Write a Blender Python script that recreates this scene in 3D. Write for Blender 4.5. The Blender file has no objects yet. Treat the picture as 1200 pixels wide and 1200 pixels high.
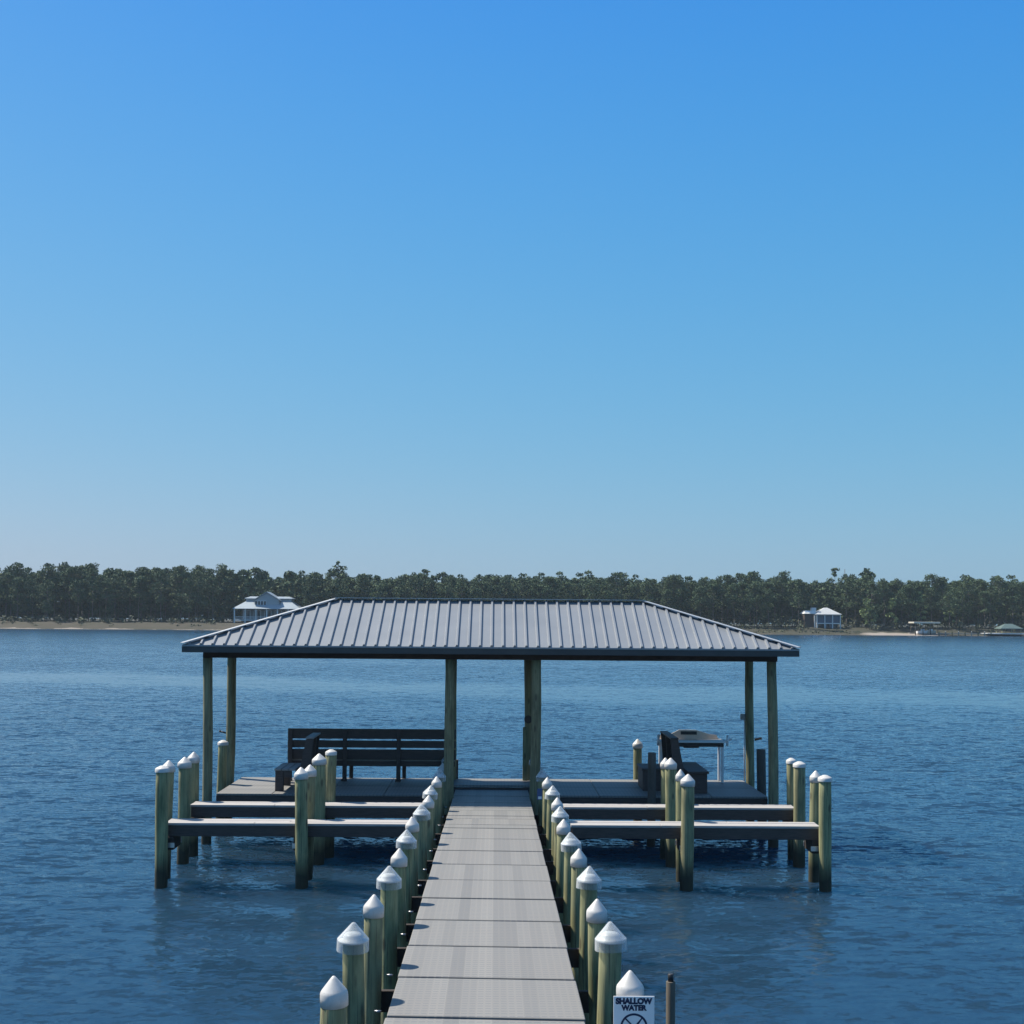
import bpy, bmesh, math, random
from mathutils import Vector, Matrix
R = math.radians
S = bpy.context.scene
C = S.collection
random.seed(7)

# ------------------------------------------------------------------ camera
F = 1500.0                     # focal length in pixels of the 1200 px photograph
H = 4.42                       # eye height above the water
PITCH, ROLL = R(2.5), R(0.45)
YAW = math.atan(19 / F)
PPY = 723 - F * math.tan(PITCH)
cam_d = bpy.data.cameras.new('camera'); cam = bpy.data.objects.new('camera', cam_d); C.objects.link(cam)
S.camera = cam
fwd = Vector((math.sin(YAW) * math.cos(PITCH), math.cos(YAW) * math.cos(PITCH), math.sin(PITCH)))
rt0 = Vector((math.cos(YAW), -math.sin(YAW), 0))
up0 = rt0.cross(fwd)
rt = rt0 * math.cos(ROLL) + up0 * math.sin(ROLL)
up = up0 * math.cos(ROLL) - rt0 * math.sin(ROLL)
CP = Vector((0, 0, H))
cam.matrix_world = Matrix(((rt.x, up.x, -fwd.x, CP.x), (rt.y, up.y, -fwd.y, CP.y), (rt.z, up.z, -fwd.z, CP.z), (0, 0, 0, 1)))
cam_d.sensor_width = 36; cam_d.lens = 36 * F / 1200
cam_d.shift_y = (PPY - 600) / 1200
cam_d.clip_end = 6000; cam_d.clip_start = 0.05

def at(px, py, Y):
    """world point seen at a photo pixel, at distance Y along the pier"""
    d = fwd * F + rt * (px - 600) + up * (PPY - py)
    return CP + d * (Y / d.y)
def on_z(px, py, z):
    d = fwd * F + rt * (px - 600) + up * (PPY - py)
    return CP + d * ((z - H) / d.z)

# ------------------------------------------------------------------ helpers
class MB:
    def __init__(s): s.b = bmesh.new()
    def poly(s, pts):
        vs = [s.b.verts.new(p) for p in pts]
        return s.b.faces.new(vs)
    def box(s, lo, hi, bev=0.0, mat=None):
        x0, y0, z0 = lo; x1, y1, z1 = hi
        t = bmesh.new()
        v = [t.verts.new(p) for p in ((x0,y0,z0),(x1,y0,z0),(x1,y1,z0),(x0,y1,z0),(x0,y0,z1),(x1,y0,z1),(x1,y1,z1),(x0,y1,z1))]
        for f in ((3,2,1,0),(4,5,6,7),(0,1,5,4),(1,2,6,5),(2,3,7,6),(3,0,4,7)): t.faces.new([v[i] for i in f])
        if bev > 0: bmesh.ops.bevel(t, geom=t.edges[:], offset=bev, segments=1, affect='EDGES')
        if mat is not None: bmesh.ops.transform(t, matrix=mat, verts=t.verts)
        s.add(t)
    def hexa(s, pts, bev=0.0):
        """8 corner points: bottom loop then top loop"""
        t = bmesh.new(); v = [t.verts.new(p) for p in pts]
        for f in ((3,2,1,0),(4,5,6,7),(0,1,5,4),(1,2,6,5),(2,3,7,6),(3,0,4,7)): t.faces.new([v[i] for i in f])
        bmesh.ops.recalc_face_normals(t, faces=t.faces)
        if bev > 0: bmesh.ops.bevel(t, geom=t.edges[:], offset=bev, segments=1, affect='EDGES')
        s.add(t)
    def add(s, t):
        m = {}
        for v in t.verts: m[v] = s.b.verts.new(v.co)
        for f in t.faces:
            try:
                g = s.b.faces.new([m[v] for v in f.verts]); g.smooth = f.smooth
            except ValueError: pass
        t.free()
    def bar(s, a, b, w, h, upv=(0, 0, 1)):
        """rectangular bar from a to b"""
        a = Vector(a); b = Vector(b); d = (b - a).normalized(); u = Vector(upv)
        sx = d.cross(u).normalized() * w / 2; sz = sx.cross(d).normalized() * h / 2
        s.hexa([a-sx-sz, a+sx-sz, b+sx-sz, b-sx-sz, a-sx+sz, a+sx+sz, b+sx+sz, b-sx+sz])
    def lathe(s, prof, n=20, cx=0, cy=0, cap=True, smooth=True, jit=0.0, bend=None, rnd=random):
        rings = []
        for k, (r, z) in enumerate(prof):
            bx, by = bend(z) if bend else (0, 0)
            if r < 1e-5:
                rings.append([s.b.verts.new((cx + bx, cy + by, z))])
            else:
                rings.append([s.b.verts.new((cx + bx + r * (1 + (rnd.uniform(-jit, jit) if jit else 0)) * math.cos(2*math.pi*i/n), cy + by + r * math.sin(2*math.pi*i/n), z)) for i in range(n)])
        for a, b in zip(rings, rings[1:]):
            for i in range(n):
                j = (i + 1) % n
                if len(a) == 1 and len(b) == 1: continue
                if len(a) == 1: f = s.b.faces.new((a[0], b[j], b[i]))
                elif len(b) == 1: f = s.b.faces.new((a[i], a[j], b[0]))
                else: f = s.b.faces.new((a[i], a[j], b[j], b[i]))
                f.smooth = smooth
        if cap:
            for rr in (rings[0], rings[-1]):
                if len(rr) > 2:
                    try: s.b.faces.new(rr)
                    except ValueError: pass
    def tube(s, a, b, r0, r1=None, n=8):
        r1 = r0 if r1 is None else r1
        a = Vector(a); b = Vector(b); d = (b - a).normalized()
        u = d.orthogonal().normalized(); w = d.cross(u)
        A = [s.b.verts.new(a + (u*math.cos(2*math.pi*i/n) + w*math.sin(2*math.pi*i/n))*r0) for i in range(n)]
        B = [s.b.verts.new(b + (u*math.cos(2*math.pi*i/n) + w*math.sin(2*math.pi*i/n))*r1) for i in range(n)]
        for i in range(n):
            j = (i+1) % n; f = s.b.faces.new((A[i], A[j], B[j], B[i])); f.smooth = True
        s.b.faces.new(A[::-1]); s.b.faces.new(B)
    def mesh(s, name, m, recalc=True):
        if recalc: bmesh.ops.recalc_face_normals(s.b, faces=s.b.faces)
        me = bpy.data.meshes.new(name); s.b.to_mesh(me); s.b.free()
        me.materials.append(m); return me
    def build(s, name, m, parent=None, recalc=True):
        return obj(name, s.mesh(name, m, recalc), parent)

def obj(name, me, parent=None):
    o = bpy.data.objects.new(name, me); C.objects.link(o)
    if parent is not None:
        o.parent = parent
        o.matrix_parent_inverse = Matrix.Translation(-root_loc(parent)) if parent.name in ROOTS else Matrix()
    return o
ROOTS = {}
def root_loc(p): return ROOTS[p.name]
def tag(o, label=None, cat=None, group=None, kind=None):
    if label: o['label'] = label
    if cat: o['category'] = cat
    if group: o['group'] = group
    if kind: o['kind'] = kind
    return o
def thing(name, label, cat, loc=(0, 0, 0), group=None, local=False):
    """an Empty at the base; parts are given in world coordinates unless local"""
    o = bpy.data.objects.new(name, None); C.objects.link(o); o.location = loc; o.empty_display_size = 0.2
    if not local: ROOTS[o.name] = Vector(loc)
    return tag(o, label, cat, group)
def dup(root, loc, label=None, group=None, rz=0.0, sc=1.0):
    r = root.copy(); C.objects.link(r); r.location = loc; r.rotation_euler = (0, 0, rz); r.scale = (sc, sc, sc)
    if label: r['label'] = label
    if group: r['group'] = group
    for ch in list(root.children):
        c = ch.copy(); C.objects.link(c); c.parent = r
        for g in list(ch.children):
            d = g.copy(); C.objects.link(d); d.parent = c
    return r

# ------------------------------------------------------------------ materials
def mat(name):
    m = bpy.data.materials.new(name); m.use_nodes = True
    n = m.node_tree; return m, n, n.nodes['Principled BSDF']
def N(n, t, **kw):
    x = n.nodes.new(t)
    for k, v in kw.items():
        if k in x.inputs: x.inputs[k].default_value = v
        else: setattr(x, k, v)
    return x
def ramp(n, fac, stops):
    r = n.nodes.new('ShaderNodeValToRGB'); e = r.color_ramp.elements
    while len(e) < len(stops): e.new(0.5)
    for q, (p, c) in zip(e, stops): q.position = p; q.color = (*c, 1) if len(c) == 3 else c
    n.links.new(fac, r.inputs['Fac']); return r.outputs['Color']
def mixc(n, fac, a, b, typ='MIX'):
    x = n.nodes.new('ShaderNodeMix'); x.data_type = 'RGBA'; x.blend_type = typ
    for s, v in ((x.inputs['Factor'], fac), (x.inputs['A'], a), (x.inputs['B'], b)):
        if hasattr(v, 'is_output'): n.links.new(v, s)
        elif isinstance(v, tuple): s.default_value = (*v, 1) if len(v) == 3 else v
        else: s.default_value = v
    return x.outputs['Result']
def math_(n, op, a, b=None, c=None):
    x = n.nodes.new('ShaderNodeMath'); x.operation = op
    for i, v in enumerate((a, b, c)):
        if v is None: continue
        if hasattr(v, 'is_output'): n.links.new(v, x.inputs[i])
        else: x.inputs[i].default_value = v
    return x.outputs[0]
def noise(n, vec, scale, detail=4, rough=0.55, sc=None):
    if sc:
        mp = n.nodes.new('ShaderNodeMapping'); mp.inputs['Scale'].default_value = sc; n.links.new(vec, mp.inputs['Vector']); vec = mp.outputs['Vector']
    x = N(n, 'ShaderNodeTexNoise', Scale=scale, Detail=detail, Roughness=rough); n.links.new(vec, x.inputs['Vector']); return x.outputs['Fac']
def mapr(n, v, a, b, c=0.0, d=1.0):
    x = n.nodes.new('ShaderNodeMapRange'); n.links.new(v, x.inputs['Value'])
    for k, q in zip(('From Min', 'From Max', 'To Min', 'To Max'), (a, b, c, d)): x.inputs[k].default_value = q
    return x.outputs['Result']
def bump(n, p, h, strength=0.3, dist=0.01):
    b = N(n, 'ShaderNodeBump', Strength=strength, Distance=dist); n.links.new(h, b.inputs['Height']); n.links.new(b.outputs['Normal'], p.inputs['Normal'])
def pos(n): return n.nodes.new('ShaderNodeNewGeometry').outputs['Position']

def piling_wood(name, ca, cb, cd):
    m, n, p = mat(name); P = pos(n)
    oi = n.nodes.new('ShaderNodeObjectInfo')
    g = noise(n, P, 1.0, 6, 0.65, (26, 26, 1.3))
    big = noise(n, P, 1.0, 3, 0.6, (5, 5, 1.6))
    col = mixc(n, mapr(n, g, 0.38, 0.62), ca, cb)
    col = mixc(n, mapr(n, big, 0.46, 0.66, 0, 0.85), col, cd)
    knots = N(n, 'ShaderNodeTexVoronoi', Scale=1.0); mp = N(n, 'ShaderNodeMapping'); mp.inputs['Scale'].default_value = (7, 7, 2.2)
    n.links.new(P, mp.inputs['Vector']); n.links.new(mp.outputs['Vector'], knots.inputs['Vector'])
    col = mixc(n, mapr(n, knots.outputs['Distance'], 0.10, 0.2, 0.75, 0.0), col, (0.05, 0.04, 0.025))
    cracks = noise(n, P, 1.0, 8, 0.7, (60, 60, 0.8))
    col = mixc(n, mapr(n, cracks, 0.55, 0.62, 0, 0.85), col, (0.035, 0.03, 0.02))
    col = mixc(n, mapr(n, oi.outputs['Random'], 0, 1, 0, 0.3), col, (0.24, 0.2, 0.13))
    sx = n.nodes.new('ShaderNodeSeparateXYZ'); n.links.new(P, sx.inputs[0])
    tide = math_(n, 'ADD', sx.outputs['Z'], mapr(n, big, 0, 1, -0.22, 0.22))
    col = mixc(n, mapr(n, tide, 0.52, 0.22, 0, 0.93), col, (0.022, 0.021, 0.014))     # weed and barnacles up to the tide line
    n.links.new(col, p.inputs['Base Color']); p.inputs['Roughness'].default_value = 0.85
    bump(n, p, math_(n, 'ADD', g, cracks), 0.5, 0.012)
    return m
M = {}
M['pile'] = piling_wood('piling_wood', (0.33, 0.325, 0.17), (0.205, 0.21, 0.105), (0.115, 0.13, 0.06))
M['post'] = piling_wood('post_wood', (0.28, 0.27, 0.15), (0.175, 0.17, 0.095), (0.11, 0.11, 0.06))
M['darkpile'] = piling_wood('dark_wood', (0.085, 0.075, 0.07), (0.06, 0.055, 0.055), (0.04, 0.038, 0.04))

def plain(name, col, rough=0.5, metal=0.0, var=0.12, scale=6, bmp=0.0, sc=None):
    m, n, p = mat(name); P = pos(n); k = noise(n, P, scale, 5, 0.6, sc)
    lo = tuple(c * (1 - var) for c in col); hi = tuple(min(1, c * (1 + var)) for c in col)
    n.links.new(mixc(n, mapr(n, k, 0.3, 0.7), lo, hi), p.inputs['Base Color'])
    p.inputs['Roughness'].default_value = rough; p.inputs['Metallic'].default_value = metal
    if bmp: bump(n, p, k, bmp, 0.006)
    return m
m, n, p = mat('white_vinyl'); P = pos(n)
k = noise(n, P, 9, 5, 0.7); k2 = noise(n, P, 1.0, 4, 0.7, (45, 45, 7)); k3 = noise(n, P, 60, 3, 0.6)
col = mixc(n, mapr(n, k, 0.35, 0.7), (0.57, 0.555, 0.54), (0.48, 0.465, 0.44))
col = mixc(n, mapr(n, k2, 0.56, 0.74, 0, 0.55), col, (0.38, 0.37, 0.33))
col = mixc(n, mapr(n, k3, 0.66, 0.74, 0, 0.6), col, (0.25, 0.25, 0.23))
n.links.new(col, p.inputs['Base Color']); p.inputs['Roughness'].default_value = 0.45; M['cap'] = m
M['dark'] = plain('dark_composite', (0.066, 0.046, 0.040), 0.65, 0, 0.3, 3, 0.3, (2, 20, 20))
M['darkx'] = plain('dark_timber', (0.036, 0.027, 0.025), 0.8, 0, 0.3, 4, 0.3)
M['fascia'] = plain('charcoal_trim', (0.05, 0.05, 0.052), 0.5, 0, 0.15, 2)
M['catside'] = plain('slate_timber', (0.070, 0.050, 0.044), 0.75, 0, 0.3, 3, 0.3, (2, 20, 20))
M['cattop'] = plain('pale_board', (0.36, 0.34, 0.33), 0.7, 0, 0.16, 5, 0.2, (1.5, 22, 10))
M['seat'] = plain('grey_board', (0.28, 0.26, 0.245), 0.7, 0, 0.2, 5, 0.2, (3, 18, 10))
M['steel'] = plain('galvanised_steel', (0.5, 0.5, 0.52), 0.35, 0.8, 0.1, 20)
M['white'] = plain('white_paint', (0.78, 0.78, 0.78), 0.5, 0, 0.05, 3)
M['tan'] = plain('tan_plastic', (0.60, 0.50, 0.41), 0.5, 0, 0.08, 6)
M['black'] = plain('black_plastic', (0.025, 0.025, 0.028), 0.5, 0, 0.2, 12)
M['orange'] = plain('rusty_metal', (0.28, 0.10, 0.05), 0.7, 0, 0.3, 30)
M['navy'] = plain('navy_print', (0.012, 0.018, 0.06), 0.5, 0, 0.05, 20)
M['signface'] = plain('sign_white', (0.86, 0.83, 0.82), 0.4, 0, 0.05, 6)
M['bluesign'] = plain('blue_sign', (0.06, 0.10, 0.22), 0.5, 0, 0.1, 10)
M['bark'] = plain('pine_bark', (0.12, 0.105, 0.09), 0.9, 0, 0.4, 2)

# clear plastic of the tall piling caps
m, n, p = mat('clear_plastic'); out = n.nodes['Material Output']
p.inputs['Base Color'].default_value = (0.8, 0.82, 0.84, 1); p.inputs['Roughness'].default_value = 0.25
tr = N(n, 'ShaderNodeBsdfTransparent'); tr.inputs[0].default_value = (0.93, 0.95, 0.96, 1)
mx = N(n, 'ShaderNodeMixShader'); fr = N(n, 'ShaderNodeLayerWeight', Blend=0.35)
n.links.new(mapr(n, fr.outputs['Facing'], 0.0, 1.0, 0.09, 0.6), mx.inputs[0]); n.links.new(tr.outputs[0], mx.inputs[1]); n.links.new(p.outputs[0], mx.inputs[2]); n.links.new(mx.outputs[0], out.inputs[0])
M['clear'] = m

# perforated grey deck panel: tone strips along the walkway, rows of fine slots across it
def deck_mat(name, along):
    m, n, p = mat(name); P = pos(n)
    sx = n.nodes.new('ShaderNodeSeparateXYZ'); n.links.new(P, sx.inputs[0])
    u = sx.outputs['X'] if along == 'Y' else sx.outputs['Y']; v = sx.outputs['Y'] if along == 'Y' else sx.outputs['X']
    oi = n.nodes.new('ShaderNodeObjectInfo')
    cell = math_(n, 'FLOOR', math_(n, 'MULTIPLY', u, 8.2))
    cb = n.nodes.new('ShaderNodeCombineXYZ'); n.links.new(cell, cb.inputs[0]); n.links.new(math_(n, 'MULTIPLY', oi.outputs['Random'], 1.2), cb.inputs[1])
    strip = noise(n, cb.outputs[0], 0.9, 1, 0.5)
    col = mixc(n, mapr(n, strip, 0.3, 0.7), (0.155, 0.15, 0.143), (0.235, 0.224, 0.207))
    blot = noise(n, P, 1.1, 5, 0.6)
    col = mixc(n, mapr(n, blot, 0.45, 0.75, 0, 0.35), col, (0.21, 0.187, 0.172))
    fine = noise(n, P, 55, 3, 0.7)
    col = mixc(n, mapr(n, fine, 0.35, 0.7, 0, 0.25), col, (0.16, 0.16, 0.16))
    # slots
    a = math_(n, 'FRACT', math_(n, 'MULTIPLY', v, 14.0)); b = math_(n, 'FRACT', math_(n, 'MULTIPLY', u, 16.4))
    slot = math_(n, 'MULTIPLY', math_(n, 'LESS_THAN', a, 0.26), math_(n, 'LESS_THAN', math_(n, 'ABSOLUTE', math_(n, 'SUBTRACT', b, 0.5)), 0.36))
    col = mixc(n, math_(n, 'MULTIPLY', slot, 0.62), col, (0.10, 0.11, 0.13))
    col = mixc(n, mapr(n, oi.outputs['Random'], 0, 1, 0, 0.22), col, (0.18, 0.18, 0.176))
    n.links.new(col, p.inputs['Base Color']); p.inputs['Roughness'].default_value = 0.62
    bump(n, p, fine, 0.15, 0.003)
    return m
M['deck'] = deck_mat('perforated_grey_panel', 'Y')
M['deckx'] = deck_mat('perforated_grey_panel_across', 'X')

# ribbed metal roofing
m, n, p = mat('pale_metal_roofing'); P = pos(n)
k = noise(n, P, 1.2, 5, 0.6); k2 = noise(n, P, 1.0, 4, 0.6, (9, 1.2, 1.2))
col = mixc(n, mapr(n, k, 0.3, 0.7), (0.235, 0.252, 0.275), (0.280, 0.295, 0.315))
col = mixc(n, mapr(n, k2, 0.55, 0.8, 0, 0.3), col, (0.25, 0.26, 0.275))
sxx = n.nodes.new('ShaderNodeSeparateXYZ'); n.links.new(P, sxx.inputs[0]); cell = math_(n, 'FLOOR', math_(n, 'MULTIPLY', sxx.outputs['X'], 1/0.886)); wn = n.nodes.new('ShaderNodeTexWhiteNoise'); wn.noise_dimensions = '1D'; n.links.new(cell, wn.inputs['W'])
col = mixc(n, mapr(n, wn.outputs['Value'], 0, 1, 0, 0.35), col, (0.215, 0.23, 0.25))
n.links.new(col, p.inputs['Base Color']); p.inputs['Roughness'].default_value = 0.42; p.inputs['Metallic'].default_value = 0.25
M['roof'] = m
M['trim'] = plain('roof_trim', (0.42, 0.42, 0.42), 0.45, 0.2, 0.1, 3)

# water
m, n, p = mat('bay_water'); P = pos(n)
p.inputs['IOR'].default_value = 1.333
sx = n.nodes.new('ShaderNodeSeparateXYZ'); n.links.new(P, sx.inputs[0])
X, Yc = sx.outputs['X'], sx.outputs['Y']
gust = noise(n, P, 0.035, 4, 0.6, (0.35, 1, 1))
wob = noise(n, P, 0.02, 3, 0.6)
line = math_(n, 'ADD', math_(n, 'MULTIPLY', X, 0.24), math_(n, 'ADD', Yc, mapr(n, wob, 0.3, 0.7, -9, 9)))
slick = mapr(n, math_(n, 'ABSOLUTE', math_(n, 'SUBTRACT', line, 79)), 5.0, 13.0, 1.0, 0.0)
st = math_(n, 'MULTIPLY', mapr(n, gust, 0.38, 0.62, 0.6, 1.25), math_(n, 'SUBTRACT', 1.0, math_(n, 'MULTIPLY', slick, 0.8)))
def slope(scale, detail, amp, sc):
    mp = N(n, 'ShaderNodeMapping'); mp.inputs['Scale'].default_value = sc; n.links.new(P, mp.inputs['Vector'])
    x = N(n, 'ShaderNodeTexNoise', Scale=scale, Detail=detail, Roughness=0.5); n.links.new(mp.outputs[0], x.inputs['Vector'])
    v = N(n, 'ShaderNodeVectorMath', operation='SUBTRACT'); n.links.new(x.outputs['Color'], v.inputs[0]); v.inputs[1].default_value = (0.5, 0.5, 0.5)
    q = N(n, 'ShaderNodeVectorMath', operation='SCALE'); n.links.new(v.outputs[0], q.inputs[0]); q.inputs['Scale'].default_value = amp; return q.outputs[0]
def vadd(a, b):
    q = N(n, 'ShaderNodeVectorMath', operation='ADD'); n.links.new(a, q.inputs[0]); n.links.new(b, q.inputs[1]); return q.outputs[0]
sl = vadd(vadd(slope(6.2, 3, 1.65, (0.5, 1, 1)), slope(1.5, 2, 0.75, (0.42, 1, 1))), slope(17.0, 2, 0.8, (0.8, 1, 1)))
q = N(n, 'ShaderNodeVectorMath', operation='SCALE'); n.links.new(sl, q.inputs[0]); n.links.new(st, q.inputs['Scale'])
q2 = N(n, 'ShaderNodeVectorMath', operation='MULTIPLY'); n.links.new(q.outputs[0], q2.inputs[0]); q2.inputs[1].default_value = (0.36, 1.0, 0.0)
# the breeze blows towards the pier: the steep faces of the ripples look that way
sxx = n.nodes.new('ShaderNodeSeparateXYZ'); n.links.new(q2.outputs[0], sxx.inputs[0]); cxx = n.nodes.new('ShaderNodeCombineXYZ')
n.links.new(sxx.outputs[0], cxx.inputs[0]); yb = math_(n, 'SUBTRACT', math_(n, 'MULTIPLY', sxx.outputs[1], 0.55), math_(n, 'ADD', math_(n, 'MULTIPLY', math_(n, 'ABSOLUTE', sxx.outputs[1]), 0.74), 0.022))
n.links.new(yb, cxx.inputs[1])
q3 = N(n, 'ShaderNodeVectorMath', operation='ADD'); n.links.new(cxx.outputs[0], q3.inputs[0]); q3.inputs[1].default_value = (0, 0, 1)
q4 = N(n, 'ShaderNodeVectorMath', operation='NORMALIZE'); n.links.new(q3.outputs[0], q4.inputs[0]); n.links.new(q4.outputs[0], p.inputs['Normal'])
p.inputs['Base Color'].default_value = (0.013, 0.038, 0.070, 1); p.inputs['Specular Tint'].default_value = (0.62, 0.92, 1.0, 1); p.inputs['Roughness'].default_value = 0.05
p.subsurface_method = 'BURLEY'; p.inputs['Subsurface Weight'].default_value = 1.0; p.inputs['Subsurface Radius'].default_value = (0.4, 1.0, 1.2); p.inputs['Subsurface Scale'].default_value = 2.0
M['water'] = m

# shore ground
m, n, p = mat('shore_ground'); P = pos(n)
sx = n.nodes.new('ShaderNodeSeparateXYZ'); n.links.new(P, sx.inputs[0])
k = noise(n, P, 0.12, 5, 0.65); k2 = noise(n, P, 1.0, 4, 0.6)
grass = mixc(n, mapr(n, k, 0.35, 0.65), (0.044, 0.036, 0.024), (0.026, 0.026, 0.013))
grass = mixc(n, mapr(n, k2, 0.4, 0.7, 0, 0.5), grass, (0.046, 0.041, 0.03))
grass = mixc(n, mapr(n, sx.outputs['X'], 66, 80), grass, (0.032, 0.032, 0.018))
zz = math_(n, 'ADD', sx.outputs['Z'], mapr(n, k, 0.3, 0.7, -0.35, 0.35))
sand = mixc(n, mapr(n, sx.outputs['X'], 66, 78), (0.20, 0.175, 0.145), (0.06, 0.05, 0.036))
beach = math_(n, 'MULTIPLY', mapr(n, sx.outputs['X'], 104, 108), mapr(n, sx.outputs['X'], 124, 130, 1, 0))
sand = mixc(n, beach, sand, (0.25, 0.215, 0.185))
hi = math_(n, 'ADD', 0.12, math_(n, 'MULTIPLY', beach, 0.55))
col = mixc(n, math_(n, 'LESS_THAN', zz, hi), grass, sand)
n.links.new(col, p.inputs['Base Color']); p.inputs['Roughness'].default_value = 0.95
M['shore'] = m

def leaf(name, a, b, c):
    m, n, p = mat(name); P = pos(n); oi = n.nodes.new('ShaderNodeObjectInfo')
    k = noise(n, P, 0.55, 3, 0.6)
    col = mixc(n, mapr(n, k, 0.3, 0.7), a, b); col = mixc(n, mapr(n, oi.outputs['Random'], 0, 1, 0, 0.55), col, c)
    n.links.new(col, p.inputs['Base Color']); p.inputs['Roughness'].default_value = 0.8
    return m
M['pine'] = leaf('pine_needles', (0.034, 0.066, 0.026), (0.072, 0.120, 0.042), (0.050, 0.088, 0.034))
M['oak'] = leaf('light_green_leaves', (0.15, 0.21, 0.07), (0.24, 0.30, 0.11), (0.18, 0.24, 0.085))
M['brush'] = leaf('brush_leaves', (0.045, 0.062, 0.035), (0.11, 0.125, 0.06), (0.075, 0.08, 0.045))

# ------------------------------------------------------------------ water and shore
mb = MB(); mb.poly([(-480, -60, 0), (480, -60, 0), (480, 460, 0), (-480, 460, 0)])
tag(mb.build('water', M['water']), kind='structure')
SH = 366.0
def shore_edge(x):
    return SH + 2.2 * math.sin(x * 0.045) + 1.6 * math.sin(x * 0.12 + 1) + 0.8 * math.sin(x * 0.31 + 2)
def ground_z(x, y):
    d = y - shore_edge(x)
    if d < 0: return d * 0.12
    k = 0.16 if x < 50 else 0.11
    return min(d * k, 2.0 + 0.12 * math.sin(x * 0.2) * math.sin(y * 0.3))
mb = MB(); xs = [-480, -400, -300] + [-220 + 2.2 * i for i in range(200)] + [300, 400, 480]
ds = [-6, -2, -0.6, 0, 0.6, 1.5, 3, 5, 8, 11, 14, 18, 24, 34, 60, 120, 300]
rows = [[mb.b.verts.new((x, shore_edge(x) + d, ground_z(x, shore_edge(x) + d) + (random.uniform(-0.06, 0.06) if 0 < d < 30 else 0))) for x in xs] for d in ds]
for a, b_ in zip(rows, rows[1:]):
    for i in range(len(xs) - 1): mb.b.faces.new((a[i], a[i+1], b_[i+1], b_[i])).smooth = True
tag(mb.build('shore', M['shore']), kind='structure')

# ------------------------------------------------------------------ walkway (pier)
PZ = lambda y: H - 2.69 - y * 0.0327           # deck level: the walkway slopes down towards the water
def edge(px, y):                                # walkway edges run straight to the vanishing point
    return at(px, 0, y).x
XL = at(447.5, 1200, 9.43).x; XR = at(689, 1200, 9.43).x
PX0, PX1 = XL, XR
SK = -0.055                                     # panels lie a little askew
pier = thing('pier_walkway', 'long straight walkway of pale grey panels running out to the roofed platform', 'pier', ((PX0+PX1)/2, 15, 0))
Y_END = 26.55
joints = [Y_END - 1.2 * i for i in range(20)][::-1]
joints = sorted(joints + [j_ + 0.42 for j_ in joints[14:18]])      # short filler panels near the platform
for y, y2 in zip(joints, joints[1:]):
    a, b_ = y + 0.028, y2 - 0.028
    mb = MB(); t = 0.04
    q = lambda x, yy, dz: (x, yy, PZ(yy) + dz)
    f = 1.0 if y < 20 else max(0.0, (26 - y) / 6)                  # the last panels square up towards the platform
    s_ = (PX1 - PX0) * SK * f; j = random.uniform(-0.006, 0.006); dz = random.uniform(-0.003, 0.003)
    mb.hexa([q(PX0+j, a-s_/2, -t), q(PX1+j, a+s_/2, -t), q(PX1+j, b_+s_/2, -t), q(PX0+j, b_-s_/2, -t),
             q(PX0+j, a-s_/2, dz), q(PX1+j, a+s_/2, dz), q(PX1+j, b_+s_/2, dz), q(PX0+j, b_-s_/2, dz)], 0.006)
    mb.build('deck_panel', M['deck'], pier)
for x in (PX0 + 0.05, (PX0+PX1)/2, PX1 - 0.05):
    mb = MB(); y0, y1 = 2.6, Y_END - 0.05
    mb.hexa([(x-0.035, y0, PZ(y0)-0.27), (x+0.035, y0, PZ(y0)-0.27), (x+0.035, y1, PZ(y1)-0.27), (x-0.035, y1, PZ(y1)-0.27),
             (x-0.035, y0, PZ(y0)-0.043), (x+0.035, y0, PZ(y0)-0.043), (x+0.035, y1, PZ(y1)-0.043), (x-0.035, y1, PZ(y1)-0.043)])
    mb.build('stringer', M['darkx'], pier)

# ------------------------------------------------------------------ pilings
def post_mesh(name, r, length, material, seed, taper=0.04, bendamt=0.02):
    rnd = random.Random(seed); mb = MB()
    ph, am = rnd.uniform(0, 6.28), rnd.uniform(0.3, 1) * bendamt
    bend = lambda z: (am * math.sin(z * 1.1 + ph), am * math.cos(z * 0.9 + ph * 2))
    b0 = bend(0); bend2 = lambda z: (bend(z)[0] - b0[0], bend(z)[1] - b0[1])
    prof = []
    nz = 16
    for i in range(nz + 1):
        z = -length + length * i / nz
        prof.append((r * (1 + taper * (-z) / length) * (1 + rnd.uniform(-0.025, 0.025)), z))
    prof[-1] = (r * 0.985, -0.012); prof.append((r * 0.9, 0.0))
    mb.lathe(prof, 18, jit=0.02, bend=bend2, rnd=rnd)
    return mb.mesh(name, material)
def cap_mesh(r):
    mb = MB(); R_ = r * 1.13
    mb.lathe([(R_*0.93, -0.085), (R_, -0.085), (R_*1.005, -0.03), (R_*0.995, -0.004), (R_*0.94, 0.010), (R_*0.86, 0.020), (R_*0.24, 0.092), (R_*0.10, 0.106), (0, 0.110)], 24, cap=False)
    return mb.mesh('cap', M['cap'])
def flat_cap_mesh(r):
    mb = MB(); R_ = r * 1.1
    mb.lathe([(R_, -0.05), (R_, 0.004), (R_*0.85, 0.018), (R_*0.3, 0.05), (0, 0.055)], 24, cap=False)
    return mb.mesh('cap', M['cap'])
def clear_cap_mesh(r):
    mb = MB(); R_ = r * 1.5; t = 0.004
    mb.lathe([(R_, -0.09), (R_*0.985, 0.0), (R_*0.12, 0.128), (0, 0.135)], 28, cap=False, smooth=False)
    mb.lathe([(R_-t, -0.09), (R_*0.985-t, -0.002), (R_*0.12, 0.122), (0, 0.128)], 28, cap=False, smooth=False)
    return mb.mesh('cap', M['clear'], recalc=False)
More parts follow.
